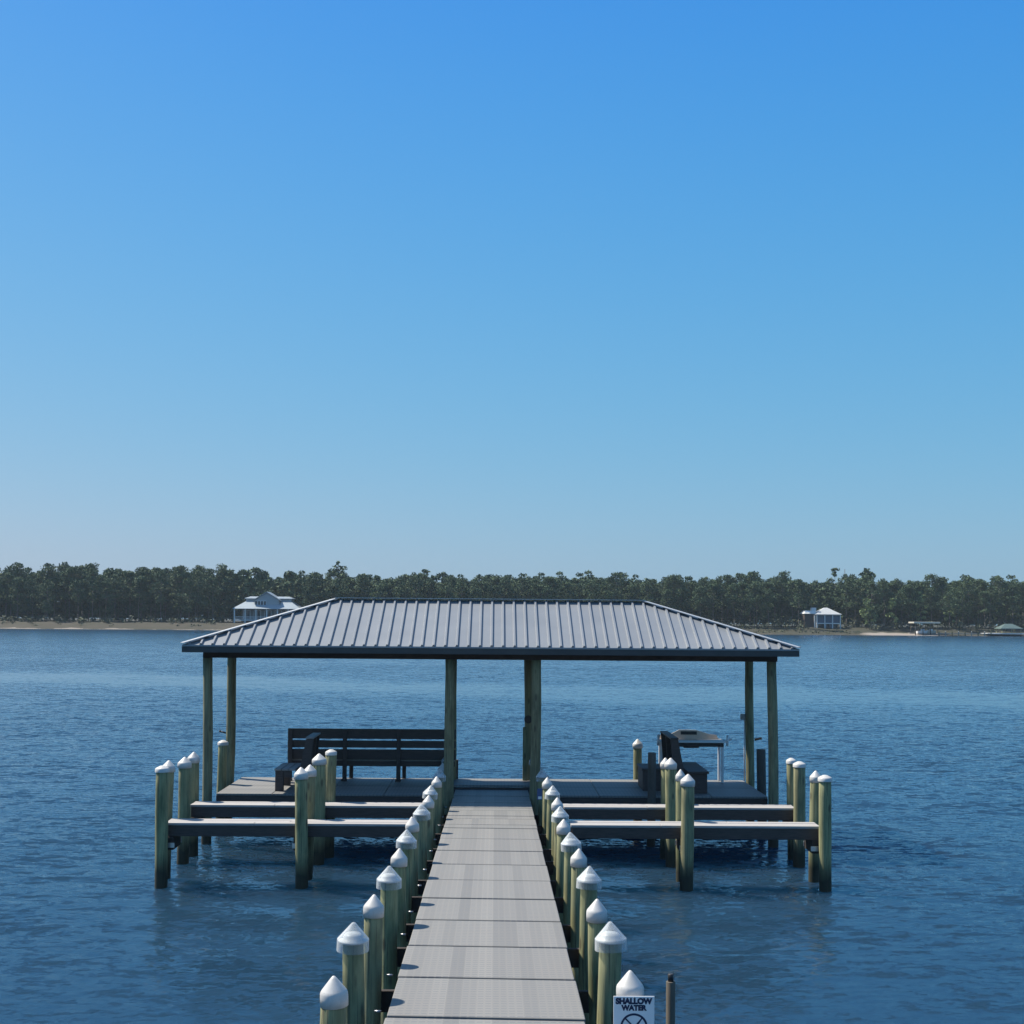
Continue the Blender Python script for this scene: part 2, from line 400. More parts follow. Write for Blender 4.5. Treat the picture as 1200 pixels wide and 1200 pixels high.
def liner_mesh(r):
    mb = MB(); R_ = r * 1.36
    mb.lathe([(r*1.02, -0.024), (R_, -0.022), (R_, -0.010), (R_*0.72, 0.0), (R_*0.66, 0.028), (R_*0.5, 0.046), (0, 0.050)], 28, cap=False)
    return mb.mesh('liner', M['cap'])
PROTO = {}
def piling_kind(kind, r, seed, length=5.0, mname='pile'):
    key = (kind, r, seed, mname)
    if key in PROTO: return PROTO[key]
    d = [('post', post_mesh('post', r, length, M[mname], seed))]
    if kind == 'white': d.append(('cap', cap_mesh(r)))
    if kind == 'flat': d.append(('cap', flat_cap_mesh(r)))
    if kind == 'clear': d += [('cap', clear_cap_mesh(r)), ('liner', liner_mesh(r))]
    PROTO[key] = d; return d
APEX = {'white': 0.108, 'flat': 0.055, 'clear': 0.135, 'bare': 0.0}
def piling(px, py, Y, kind, r, label, group=None, seed=0, name='dock_piling', mname='pile', lean=0.0):
    """apex of the cap at pixel (px,py), distance Y"""
    a = at(px, py, Y); top = a.z - APEX[kind]
    base = bpy.data.objects.new(name, None); C.objects.link(base); base.empty_display_size = 0.2
    base.location = (a.x, Y, 0.0); base.rotation_euler = (R(random.uniform(-0.4, 0.4)), R(random.uniform(-0.4, 0.4)), 0)
    tag(base, label, 'piling', group)
    for nm, me in piling_kind(kind, r, seed, 5.0, mname):
        o = bpy.data.objects.new(nm, me); C.objects.link(o); o.parent = base; o.location = (0, 0, top)
        o.rotation_euler = (0, 0, random.uniform(0, 6.28) if nm == 'post' else 0)
        if nm == 'post': g_ = random.uniform(0.93, 1.06); o.scale = (g_, g_, 1)
        if nm == 'cap' and kind == 'clear': cap_o = o; o.rotation_euler = (R(random.uniform(-5, 5)), R(random.uniform(-5, 5)), random.uniform(0, 3))
        if nm == 'cap' and kind == 'white': o.rotation_euler = (R(random.uniform(-3, 3)), R(random.uniform(-3, 3)), random.uniform(0, 3))
    return base, a
ORD = ['nearest', 'second', 'third', 'fourth', 'fifth', 'sixth', 'seventh', 'eighth', 'ninth']
left_row = [('white',393,1143,8.60),('clear',416,1080,10.33),('white',437,1048,11.5),('clear',455,1014,13.18),('white',468.7,994,14.35),('clear',476,972,16.0),
            ('white',484,957,17.2),('clear',494.5,942,18.85),('white',502,932,20.05),('clear',504,920,21.75),('white',512,910,22.9),('clear',515.5,901,24.4)]
right_row = [('white',739,1137,8.65),('clear',714,1080,10.33),('white',701,1053,11.4),('clear',690,1014.5,13.18),('white',678,994.5,14.35),('clear',669,975,16.0),
             ('white',661,960,17.1),('clear',657,944.5,18.7),('white',653.5,934.7,19.9),('clear',647,920.5,21.6),('white',641,911,22.8),('clear',636,901,24.4)]
XPL_ = at(393,1143,8.6).x - 0.12; XPR_ = at(739,1137,8.65).x + 0.12
for side, row in (('left', left_row), ('right', right_row)):
    cnt = {'white': 0, 'clear': 0}
    for i, (kind, px, py, Y) in enumerate(row):
        o_ = ORD[cnt[kind]]; cnt[kind] += 1
        cap = 'white cone cap' if kind == 'white' else 'clear plastic tent cap'
        if side == 'right' and i == 0: lab = 'greenish piling with split white cone cap carrying the shallow water sign'
        elif o_ == 'nearest': lab = f'piling with {cap}, nearest such along the {side} edge of the walkway'
        else: lab = f'piling with {cap}, {o_} such from near, along the walkway {side} edge'
        piling(px, py, Y, kind, 0.082 if kind == 'white' else 0.086, lab, f'pilings lining the {side} edge of the walkway', seed=1 + i % 3)
for i, Y in enumerate([r_[3] for r_ in left_row]):                 # a timber across under the deck at every pair of pilings
    zb = PZ(Y) - 0.275; xa, xb = XPL_ + 0.0, XPR_
    mb = MB(); mb.box((xa, Y+0.09, zb-0.19), (xb, Y+0.14, zb), 0.005); mb.build('cross_beam', M['darkx'], pier)
    for x in (xa - 0.0, xb):
        mb = MB(); mb.tube((x + (0.03 if x == xa else -0.03), Y+0.06, zb-0.08), (x + (0.03 if x == xa else -0.03), Y+0.088, zb-0.08), 0.012, n=8); mb.build('bolt', M['steel'], pier)
    mb = MB(); mb.tube((PX0-0.14, Y+0.03, PZ(Y)-0.12), (PX0-0.085, Y+0.03, PZ(Y)-0.12), 0.009, n=8); mb.build('bolt', M['steel'], pier)
# last two of each row, beside the walkway where it passes through the platform
for side, pts in (('left', ((519, 894.5, 25.75), (524, 883, 26.95))), ('right', ((631, 894.5, 25.75), (627, 884, 26.95)))):
    for i, (px, py, Y) in enumerate(pts):
        kind = ('white', 'clear')[i]
        lab = f'piling with {"white cone" if i == 0 else "clear tent"} cap at the platform end of the walkway {side} edge'
        piling(px, py, Y, kind, 0.085, lab, f'pilings lining the {side} edge of the walkway', seed=2 + i)

# mooring pilings that hold the catwalks
moor = [('flat',190.5,897,21.0,.105,'foremost of the far left corner pair, in front of the near catwalk'),('white',197.5,891,21.72,.10,'behind the near catwalk, partly hidden by the left corner piling'),
        ('white',217,887,23.0,.108,'in front of the left end of the far catwalk'),('white',227.5,881,23.72,.098,'behind the left end of the far catwalk'),
        ('white',354,899,21.0,.102,'standing in front of the near left catwalk at its middle'),('white',362.5,896,21.72,.10,'behind the near left catwalk at its middle'),
        ('white',374.5,883,23.0,.115,'thick one in front of the far left catwalk at its middle'),('flat',388,878,23.72,.098,'slim flat capped one behind the far left catwalk'),
        ('white',806,907,21.0,.105,'knotty one in front of the near right catwalk at its middle'),('white',798,901.5,21.72,.075,'slim one behind the near right catwalk at its middle'),
        ('white',785.5,888,23.0,.10,'orange footed one in front of the far right catwalk'),('white',780,888,23.72,.09,'behind the far right catwalk at its middle'),
        ('flat',966,908,21.0,.106,'foremost of the right corner pair'),('white',955.5,903,21.72,.09,'behind the right end of the near right catwalk'),
        ('flat',936.5,892,23.0,.105,'in front of the right end of the far right catwalk'),('flat',927.5,888,23.72,.085,'behind the right end of the far right catwalk')]
for i, (kind, px, py, Y, r, lab) in enumerate(moor):
    piling(px, py, Y, kind, r, 'capped mooring piling, ' + lab, 'mooring pilings along the catwalks', seed=4 + i % 3, name='mooring_piling')
piling(261.5, 867, 26.6, 'flat', .10, 'white capped piling at the left side of the roofed platform', seed=5, name='mooring_piling')
piling(747, 866, 27.85, 'white', .098, 'white capped piling behind the dark box on the platform', seed=6, name='mooring_piling')
piling(763.5, 882, 24.98, 'bare', .085, 'dark uncapped post in front of the dark bench box', seed=7, name='mooring_piling', mname='darkpile')  # the roof's shade on this post is put into its dark wood colour
piling(892, 878, 26.4, 'bare', .098, 'dark uncapped post between the right hand roof posts', seed=8, name='mooring_piling', mname='darkpile')

# thin dark pole beside the sign
a = at(786, 1141, 12.0); pole = thing('marker_pole', 'thin dark pole with a narrower top standing in the water beside the sign', 'pole', (a.x, 12.0, 0))
mb = MB(); mb.lathe([(0.044, -2.5), (0.043, a.z-0.075), (0.04, a.z-0.07)], 14, a.x, 12.0); mb.build('shaft', M['darkpile'], pole)
mb = MB(); mb.lathe([(0.027, a.z-0.075), (0.027, a.z-0.004), (0.02, a.z)], 14, a.x, 12.0); mb.build('tip', M['black'], pole)

# ------------------------------------------------------------------ catwalks
def catwalk(x0, x1, y0, y1, z, label, blocks):
    t = thing('catwalk', label, 'catwalk', ((x0+x1)/2, (y0+y1)/2, 0), 'catwalks between the mooring pilings')
    n_ = 3; L = (x1 - x0) / n_
    w = (y1 - y0) / 3
    for j in range(3):
        mb = MB(); cuts = [x0, x0 + (x1-x0)*(0.36+0.14*j), x1]
        for i in range(2):
            dz = random.uniform(-0.003, 0.003)
            mb.box((cuts[i]+0.003, y0 + j*w + 0.004, z-0.04+dz), (cuts[i+1]-0.003, y0 + (j+1)*w - 0.004, z+dz), 0.004)
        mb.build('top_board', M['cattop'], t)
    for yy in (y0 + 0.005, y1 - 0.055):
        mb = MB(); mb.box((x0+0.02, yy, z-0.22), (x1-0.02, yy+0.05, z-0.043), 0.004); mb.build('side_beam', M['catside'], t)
    for bx in blocks:
        mb = MB(); mb.box((bx-0.07, y0-0.03, z-0.44), (bx+0.07, y1+0.03, z-0.223), 0.008); mb.build('brace_block', M['darkx'], t)
        for yy in (y0-0.034, y1+0.03):
            mb = MB(); mb.box((bx-0.09, yy-0.004, z-0.40), (bx+0.09, yy+0.008, z-0.32), 0.003); mb.build('bracket', M['steel'], t)
zc = 1.02
XPL = at(393,1143,8.6).x; XPR = at(739,1137,8.65).x
def X(px, y, Y): return at(px, y, Y).x
catwalk(X(197,960,21.36), X(484,967,21.36), 21.14, 21.58, zc, 'near catwalk left of the walkway, one long pale topped plank walk over the water', (X(203,960,21.36), X(352,960,21.36)))
catwalk(X(226,940,23.36), X(497,946,23.36), 23.14, 23.58, zc, 'far catwalk left of the walkway, in front of the roofed platform', (X(232,960,23.36), X(377,960,23.36)))
catwalk(X(668,967,21.36), X(958,972,21.36), 21.14, 21.58, zc, 'near catwalk right of the walkway, pale topped plank walk ending at the corner pilings', (X(800,960,21.36), X(952,960,21.36)))
catwalk(X(660,946,23.36), X(930,948,23.36), 23.14, 23.58, zc, 'far catwalk right of the walkway, in front of the shaded deck', (X(784,960,23.36), X(925,960,23.36)))

# ------------------------------------------------------------------ pavilion
DZ = 0.945; DF, DB = 25.15, 27.7
dxl, dxr = X(253, 930, DF), X(900, 935, DF)
gl, gr = PX0 - 0.02, PX1 + 0.02
pav = thing('dock_pavilion', 'open sided roofed dock platform on tall wooden posts at the end of the walkway', 'pavilion', ((dxl+dxr)/2, (DF+DB)/2, 0))
def deck_side(x0, x1, n_):
    w = (x1 - x0) / n_
    for i in range(n_):
        for (ya, yb) in ((DF, 25.95), (25.95, 26.6)) if False else ((DF, 26.42), (26.42, DB)):
            mb = MB(); mb.box((x0+i*w+0.006, ya+0.012, DZ-0.04), (x0+(i+1)*w-0.006, yb-0.012, DZ), 0.004); mb.build('deck_panel', M['deckx'], pav)
deck_side(dxl, gl - 0.24, 4); deck_side(gr + 0.24, dxr, 4)
mb = MB(); mb.box((gl-0.23, 26.62, DZ-0.04), (gr+0.23, DB-0.012, DZ), 0.004); mb.build('deck_panel', M['deckx'], pav)
for x0, x1 in ((dxl, gl-0.24), (gr+0.24, dxr)):
    mb = MB(); mb.box((x0, DF+0.02, DZ-0.28), (x1, DF+0.07, DZ-0.043), 0.004); mb.build('deck_beam', M['catside'], pav)
    mb = MB(); mb.box((x0, DB-0.07, DZ-0.28), (x1, DB-0.02, DZ-0.043), 0.004); mb.build('deck_beam', M['catside'], pav)
for x in (dxl+0.03, gl-0.28, gr+0.28, dxr-0.03):
    mb = MB(); mb.box((x-0.025, DF+0.072, DZ-0.28), (x+0.025, DB-0.072, DZ-0.043), 0.004); mb.build('deck_beam', M['catside'], pav)
for k in range(7):
    for x0, x1 in ((dxl+0.06, gl-0.31), (gr+0.31, dxr-0.06)):
        yy = DF + 0.3 + k*0.32
        if k % 3 == 0:
            mb = MB(); mb.box((x0, yy-0.02, DZ-0.24), (x1, yy+0.02, DZ-0.045)); mb.build('joist', M['darkx'], pav)
mb = MB(); mb.box((gl-0.23, 26.585, DZ-0.28), (gr+0.23, 26.63, DZ-0.043), 0.004); mb.build('deck_beam', M['catside'], pav)
# roof
RF = 24.5; RR = 26.4; RB = 28.25
ze = (at(213,755,RF).z + at(937,761.5,RF).z) / 2; zr = (at(396,703.5,RR).z + at(752,704.5,RR).z) / 2
ex0, ex1 = X(213,755,RF), X(937,761,RF); rx0, rx1 = X(396,703,RR), X(752,704,RR)
roof = None
mb = MB()
A, B_, Cc, D_ = Vector((ex0,RF,ze)), Vector((ex1,RF,ze)), Vector((ex1,RB,ze)), Vector((ex0,RB,ze))
E, G = Vector((rx0,RR,zr)), Vector((rx1,RR,zr))
lo = Vector((0,0,-0.03))
for pts in ((A,B_,G,E),(B_,Cc,G),(Cc,D_,E,G),(D_,A,E)): mb.poly(pts)
for pts in ((B_+lo,A+lo,E+lo,G+lo),(Cc+lo,B_+lo,G+lo),(D_+lo,Cc+lo,G+lo,E+lo),(A+lo,D_+lo,E+lo)): mb.poly(pts)
for p0, p1 in ((A,B_),(B_,Cc),(Cc,D_),(D_,A)): mb.poly((p0, p0+lo, p1+lo, p1))
def rib(p0, p1, nrm, sidev):
    h = 0.038; a = sidev.normalized()
    b0 = nrm * -0.004; tp = nrm * h
    mb.hexa([p0 - a*0.03 + b0, p0 + a*0.03 + b0, p1 + a*0.03 + b0, p1 - a*0.03 + b0,
             p0 - a*0.016 + tp, p0 + a*0.016 + tp, p1 + a*0.016 + tp, p1 - a*0.016 + tp])
nf = (B_ - A).cross(E - A).normalized(); nb = (D_ - Cc).cross(G - Cc).normalized()
nl = (A - D_).cross(E - D_).normalized(); nr = (Cc - B_).cross(G - B_).normalized()
pitch = 0.2215
nrib = int((ex1 - ex0) / pitch); off = (ex1 - ex0 - (nrib - 1) * pitch) / 2
for i in range(nrib):
    x = ex0 + off + i * pitch
    f = min(1.0, (x - ex0) / (rx0 - ex0), (ex1 - x) / (ex1 - rx1)) - 0.02
    if f < 0.03: continue
    rib(Vector((x, RF + 0.002, ze)), Vector((x, RF + (RR-RF)*f, ze + (zr-ze)*f)), nf, Vector((1,0,0)))
    rib(Vector((x, RB - 0.002, ze)), Vector((x, RB + (RR-RB)*f, ze + (zr-ze)*f)), nb, Vector((1,0,0)))
y = RF + 0.12
while y < RB:
    f = min((y - RF) / (RR - RF), (RB - y) / (RB - RR)) - 0.02
    if f > 0.05:
        rib(Vector((ex0 + 0.002, y, ze)), Vector((ex0 + (rx0-ex0)*f, y, ze + (zr-ze)*f)), nl, Vector((0,1,0)))
        rib(Vector((ex1 - 0.002, y, ze)), Vector((ex1 + (rx1-ex1)*f, y, ze + (zr-ze)*f)), nr, Vector((0,1,0)))
    y += pitch
roof = mb.build('roof', M['roof'], pav)
def roofpart(mb, name, m):
    o = mb.build(name, m); o.parent = roof; o.matrix_parent_inverse = Matrix.Translation(-ROOTS[pav.name]) @ Matrix.Translation(ROOTS[pav.name]) ; return o
for p0, p1 in ((A,E),(B_,G),(Cc,G),(D_,E)):
    mb = MB(); d = Vector((0,0,0.035)); mb.bar(p0 + d, p1 + d, 0.16, 0.014); roofpart(mb, 'hip_cap', M['trim'])
mb = MB(); mb.bar(E + Vector((-0.05,0,0.036)), G + Vector((0.05,0,0.036)), 0.22, 0.012); roofpart(mb, 'ridge_cap', M['trim'])
# eave trim, fascia
for p0, p1, ov in ((A,B_,0.0),(B_,Cc,-0.055),(Cc,D_,0.0),(D_,A,-0.055)):
    d = (p1 - p0).normalized(); inw = Vector((-d.y, d.x, 0))
    mb = MB(); mb.bar(p0 - d*ov + inw*0.03 + Vector((0,0,-0.088)), p1 + d*ov + inw*0.03 + Vector((0,0,-0.088)), 0.04, 0.11); roofpart(mb, 'fascia', M['fascia'])
# soffit under the eaves
mb = MB(); mb.poly([(ex0+0.06,RF+0.06,ze-0.145),(ex0+0.06,RB-0.06,ze-0.145),(ex1-0.06,RB-0.06,ze-0.145),(ex1-0.06,RF+0.06,ze-0.145)])
mb.poly([(ex0+0.06,RF+0.06,ze-0.130),(ex1-0.06,RF+0.06,ze-0.130),(ex1-0.06,RB-0.06,ze-0.130),(ex0+0.06,RB-0.06,ze-0.130)])
roofpart(mb, 'soffit', M['fascia'])
# beams on the posts
BF, BB = 24.99, 27.55
zb1 = ze - 0.148; zb0 = (at(400,771,BF).z + at(750,775,BF).z) / 2
bx0, bx1 = X(239,765,BF), X(910,770,BF)
for yy in (BF, BB):
    mb = MB(); mb.box((bx0, yy-0.09, zb0), (bx1, yy+0.09, zb1), 0.006); mb.build('roof_beam', M['darkx'], pav)
for x in (bx0 + 0.09, bx1 - 0.09):
    mb = MB(); mb.box((x-0.07, BF+0.093, zb0+0.02), (x+0.07, BB-0.093, zb1), 0.006); mb.build('roof_beam', M['darkx'], pav)
def roof_post(px_top, px_bot, py, Y, r, seed, label=None):
    rnd = random.Random(seed); xt, xb = X(px_top, 780, Y), X(px_bot, py, Y); mb = MB()
    top = zb0 - 0.002; L = top + 2.2; lean = (xt - xb) / (top - DZ)
    am = rnd.uniform(0.008, 0.02); ph = rnd.uniform(0, 6)
    prof = [(r * (1.06 - 0.10 * i / 20) * (1 + rnd.uniform(-0.02, 0.02)), -2.2 + L * i / 20) for i in range(21)]
    mb.lathe(prof, 18, 0, Y, jit=0.02, rnd=rnd, bend=lambda z: (xt + lean * (z - top) + am * math.sin(z * 1.3 + ph), am * math.cos(z * 1.5 + ph)))
    o = mb.build('post', M['post'], pav)
    if label: o['label'] = label
    return o
roof_post(243.5, 242.5, 937, BF, 0.094, 1); roof_post(272.5, 268, 915, BB, 0.10, 2, 'crooked back post')
roof_post(527, 526.5, 920, BF, 0.098, 3); roof_post(531, 529, 915, BB, 0.095, 4)
roof_post(628, 627, 915, BF, 0.098, 5); roof_post(619, 618.5, 914, BB, 0.092, 6)
roof_post(878.5, 878.5, 918, BB, 0.092, 7); roof_post(904.5, 906, 935, BF, 0.098, 8)
# sistered short board on the rear middle post
a = X(615.2, 900, BB-0.14); zt = at(615, 852, BB-0.14).z
mb = MB(); mb.box((a-0.05, BB-0.16, DZ+0.002), (a+0.05, BB-0.12, zt), 0.005); o = mb.build('brace_board', M['post'], pav); o['label'] = 'short pale board against the rear middle post'
# white conduit and small lamp box on the right back post
a = at(870.5, 840, BB); lamp = thing('conduit_box', 'small pale electrical box on a thin conduit beside the right rear post', 'electrical box', (a.x, BB, DZ))
mb = MB(); mb.box((a.x-0.05, BB-0.04, a.z-0.06), (a.x+0.05, BB+0.04, a.z+0.06), 0.01); mb.build('box', M['seat'], lamp)
mb = MB(); mb.tube((a.x+0.035, BB, DZ), (a.x+0.035, BB, a.z-0.062), 0.014); mb.build('conduit', M['white'], lamp)
a = at(886, 866, BB); mb = MB(); mb.tube((X(880.5,866,BB)+0.07, BB-0.02, a.z-0.01), (X(892,866,BB), BB-0.02, a.z+0.012), 0.03, 0.018); mb.lathe([(0.0,a.z-0.012),(0.03,a.z-0.01),(0.03,a.z+0.035),(0,a.z+0.037)],10,X(891,866,BB),BB-0.02)
tag(mb.build('hose_hook', M['orange']), 'rusty brown hook sticking out of the right rear post', 'hook')
a = at(262, 858.5, BB); mb = MB(); mb.tube((X(257,857,BB), BB, a.z+0.03), (X(266.5,860,BB), BB, a.z-0.015), 0.018); mb.tube((X(259,857,BB), BB-0.03, a.z+0.015), (X(258,857,BB), BB-0.03, a.z+0.06), 0.012)
tag(mb.build('rod_holder', M['black']), 'small dark rod holder on the crooked left rear post', 'rod holder')
# faded round dial on the middle post
a = at(619, 843, BB - 0.1); mb = MB(); mb.tube((a.x, BB-0.105, a.z), (a.x, BB-0.125, a.z), 0.085, n=20)
tag(mb.build('thermometer_dial', M['catside']), 'faded round dial on the rear post right of the walkway', 'dial')
# small blue sign between the right hand pilings
a = at(632.5, 931, 24.1); bs = thing('notice_board', 'small dark blue notice hung between pilings by the platform', 'sign', (a.x, 24.1, a.z))
mb = MB(); mb.box((a.x-0.05, 24.09, a.z-0.10), (a.x+0.05, 24.10, a.z+0.11), 0.003); mb.build('plate', M['bluesign'], bs)
mb = MB(); mb.box((a.x-0.03, 24.084, a.z-0.085), (a.x+0.035, 24.089, a.z-0.035)); mb.build('pale_patch', M['signface'], bs)

# ------------------------------------------------------------------ benches
def long_bench():
    Yb = 27.2; x0, x1 = X(337, 880, Yb), X(534, 880, Yb)
    t = thing('park_bench', 'long dark slatted bench facing the bay with its back to the walkway', 'bench', ((x0+x1)/2, Yb, DZ))
    zt = (at(337,853.5,Yb).z + at(533,855,Yb).z)/2; k = (27.2/1500)
    for a, b_ in ((0, 0.21), (0.245, 0.395), (0.43, 0.64)):
        mb = MB(); mb.box((x0, Yb, zt-b_), (x1, Yb+0.04, zt-a), 0.006); mb.build('back_slat', M['dark'], t)
    for i in range(3):
        mb = MB(); mb.box((x0+0.02, Yb+0.05+i*0.155, DZ+0.41), (x1-0.02, Yb+0.195+i*0.155, DZ+0.45), 0.006); mb.build('seat_board', M['seat'], t)
    mb = MB(); mb.box((x0+0.02, Yb+0.05, DZ+0.30), (x1-0.02, Yb+0.09, DZ+0.407), 0.004); mb.build('seat_rail', M['dark'], t)
    for px in (340, 404, 467, 529):
        x = X(px, 900, Yb)
        mb = MB(); mb.box((x-0.045, Yb-0.045, DZ+0.001), (x+0.045, Yb-0.002, zt-0.005), 0.005)
        mb.build('back_post', M['dark'], t)
        mb = MB(); mb.box((x+0.05, Yb+0.40, DZ+0.001), (x+0.13, Yb+0.48, DZ+0.406), 0.005); mb.build('leg', M['dark'], t)
        mb = MB(); mb.box((x-0.06, Yb-0.10, DZ+0.001), (x+0.06, Yb-0.047, DZ+0.05), 0.005); mb.build('foot', M['dark'], t)
long_bench()
def side_bench(xs, d, y0, y1, label, ztop):
    """backrest runs along the platform edge; d=-1 seat to the left, +1 seat to the right"""
    t = thing('park_bench', label, 'bench', (xs, (y0+y1)/2, DZ))
    sh = 0.44
    xb, xt = xs, xs - d*0.13        # back leans away from the seat
    for i in range(4):
        f0, f1 = 0.05 + i*0.245, 0.05 + i*0.245 + 0.205
        za, zb = sh + (ztop-sh)*f0, sh + (ztop-sh)*f1
        xa, xbb = xb + (xt-xb)*f0, xb + (xt-xb)*f1
        mb = MB(); w = 0.035
        mb.hexa([(xa, y0+0.05, DZ+za), (xa+d*w, y0+0.05, DZ+za), (xa+d*w, y1-0.05, DZ+za), (xa, y1-0.05, DZ+za), (xbb, y0+0.05, DZ+zb), (xbb+d*w, y0+0.05, DZ+zb), (xbb+d*w, y1-0.05, DZ+zb), (xbb, y1-0.05, DZ+zb)], 0.005)
        mb.build('back_slat', M['dark'], t)
    for yy in (y0, y1-0.045, (y0+y1)/2):      # end frames: wide at the floor, narrow at the top
        mb = MB()
        mb.hexa([(xb - d*0.15, yy, DZ+0.001), (xb+d*0.10, yy, DZ+0.001), (xb+d*0.10, yy+0.045, DZ+0.001), (xb - d*0.15, yy+0.045, DZ+0.001),
                 (xt - d*0.11, yy, DZ+ztop), (xt + d*0.037, yy, DZ+ztop), (xt + d*0.037, yy+0.045, DZ+ztop), (xt - d*0.11, yy+0.045, DZ+ztop)], 0.005)
        mb.build('end_frame', M['dark'], t)
    mb = MB(); mb.hexa([(xt-d*0.115, y0-0.005, DZ+ztop+0.002), (xt+d*0.042, y0-0.005, DZ+ztop+0.002), (xt+d*0.04, y1+0.02, DZ+ztop+0.002), (xt-d*0.12, y1+0.02, DZ+ztop+0.002),
             (xt-d*0.115, y0-0.005, DZ+ztop+0.035), (xt+d*0.042, y0-0.005, DZ+ztop+0.035), (xt+d*0.04, y1+0.02, DZ+ztop+0.035), (xt-d*0.12, y1+0.02, DZ+ztop+0.035)], 0.004)
    mb.build('cap_rail', M['seat'] if d < 0 else M['dark'], t)
    return t, sh
tb, sh = side_bench(X(354, 900, 25.7), -1, 25.55, 26.5, 'dark bench facing left, seen end on beside the long bench', 1.03)
xs = X(354, 900, 25.7); xo = X(322.5, 900, 25.6)
for i in range(3):
    w = (xs - 0.09 - xo) / 3
    mb = MB(); mb.box((xo + i*w, 25.5, DZ+sh-0.035), (xo+(i+1)*w-0.012, 26.55, DZ+sh), 0.004); mb.build('seat_board', M['seat'], tb)
for yy in (25.52, 26.38):
    mb = MB(); mb.box((xo+0.015, yy, DZ+0.001), (xo+0.17, yy+0.14, DZ+sh-0.038), 0.005); mb.build('leg', M['dark'], tb)
mb = MB(); mb.box((xo+0.172, 25.53, DZ+sh-0.17), (xs-0.19, 25.57, DZ+sh-0.038), 0.004); mb.build('seat_rail', M['dark'], tb)
mb = MB(); mb.box((xo+0.02, 25.67, DZ+sh-0.17), (xo+0.06, 26.37, DZ+sh-0.038), 0.004); mb.build('seat_rail', M['dark'], tb)
# right-hand bench with boxed base
xs = X(799, 900, 25.7); xo = X(831, 900, 25.5)
tb, sh = side_bench(xs, 1, 25.55, 27.15, 'dark high backed bench facing right, with boxed seat, on the shaded deck', 1.06)
mb = MB(); mb.box((xs+0.09, 25.48, DZ+sh-0.045), (xo, 27.2, DZ+sh), 0.006); mb.build('seat_board', M['dark'], tb)
mb = MB(); mb.box((xs+0.11, 25.53, DZ+0.001), (xo-0.03, 27.15, DZ+sh-0.048), 0.006); mb.build('seat_box', M['dark'], tb)
xa, xb = X(752, 905, 25.9), X(786, 905, 25.9)
bx = thing('storage_box', 'low dark lidded box on the deck behind the uncapped dark post', 'box', ((xa+xb)/2, 26.3, DZ))
mb = MB(); mb.box((xa+0.02, 25.9, DZ+0.001), (xb-0.02, 26.75, DZ+0.40), 0.008); mb.build('body', M['dark'], bx)
mb = MB(); mb.box((xa, 25.87, DZ+0.403), (xb, 26.78, DZ+0.45), 0.008); mb.build('lid', M['dark'], bx)

# ------------------------------------------------------------------ fish cleaning table
YT = 27.15
tx0, tx1 = X(774, 870, YT), X(850, 870, YT); tz = at(812, 868.5, YT).z
ft = thing('cleaning_table', 'tan topped fish cleaning table with white legs at the back of the deck', 'table', ((tx0+tx1)/2, YT+0.25, DZ))
# top with a sink cutout, rear splash edge rising towards the middle
sx0, sx1, sy0, sy1 = X(803,860,YT), X(820,860,YT), YT+0.16, YT+0.38
mb = MB(); d0, d1 = YT, YT+0.52
for lo_, hi_ in (((tx0,d0),(sx0,d1)), ((sx1,d0),(tx1,d1)), ((sx0,d0),(sx1,sy0)), ((sx0,sy1),(sx1,d1))):
    mb.box((lo_[0],lo_[1],tz-0.03),(hi_[0],hi_[1],tz))
mb.build('table_top', M['tan'], ft)
mb = MB(); mb.box((sx0-0.01, sy0-0.01, tz-0.16), (sx1+0.01, sy1+0.01, tz-0.033), 0.01); mb.build('sink', M['black'], ft)
mb = MB(); zb_ = at(812, 855.5, YT+0.5).z
pr = [(tx0+0.05, tz), (tx1-0.05, tz), (tx1-0.1, tz+0.08), (X(836,858,YT), tz+0.10), (X(820,855,YT), zb_), (X(800,855,YT), zb_), (X(790,860,YT), tz+0.10), (tx0+0.05, tz+0.08)]
fr_ = [mb.b.verts.new((x, d1+0.004, z)) for x, z in pr]; bk = [mb.b.verts.new((x, d1+0.03, z)) for x, z in pr]
mb.b.faces.new(fr_); mb.b.faces.new(bk[::-1])
for i in range(len(pr)): j = (i+1) % len(pr); mb.b.faces.new((fr_[i], bk[i], bk[j], fr_[j]))
mb.build('splash_board', M['tan'], ft)
mb = MB(); mb.box((sx0-0.02, d1-0.008, tz+0.09), (sx1+0.02, d1+0.0015, tz+0.16), 0.003); mb.build('tool_slot', M['black'], ft)
mb = MB(); mb.box((tx0-0.02, YT-0.025, tz-0.035), (tx1+0.02, YT-0.002, tz+0.015), 0.004); mb.build('front_rail', M['white'], ft)
mb = MB(); mb.box((tx0+0.03, YT+0.003, tz-0.12), (tx1-0.03, YT+0.03, tz-0.036), 0.004); mb.build('apron', M['catside'], ft)
for x in (tx0+0.05, tx1-0.05):
    for yy in (YT+0.07, d1-0.05):
        mb = MB(); mb.box((x-0.025, yy-0.025, DZ+0.001), (x+0.025, yy+0.025, tz-0.033), 0.004); mb.build('leg', M['white'], ft)
for x in (tx0-0.05, tx1+0.045):
    mb = MB(); mb.tube((x, YT+0.03, tz-0.10), (x+0.012, YT+0.02, tz+0.13), 0.026, 0.03, 10); mb.build('rod_tube', M['white'], ft)
mb = MB(); mb.tube((tx1+0.08, YT+0.03, tz+0.04), (tx1+0.15, YT+0.03, tz+0.05), 0.02); mb.build('tap', M['white'], ft)

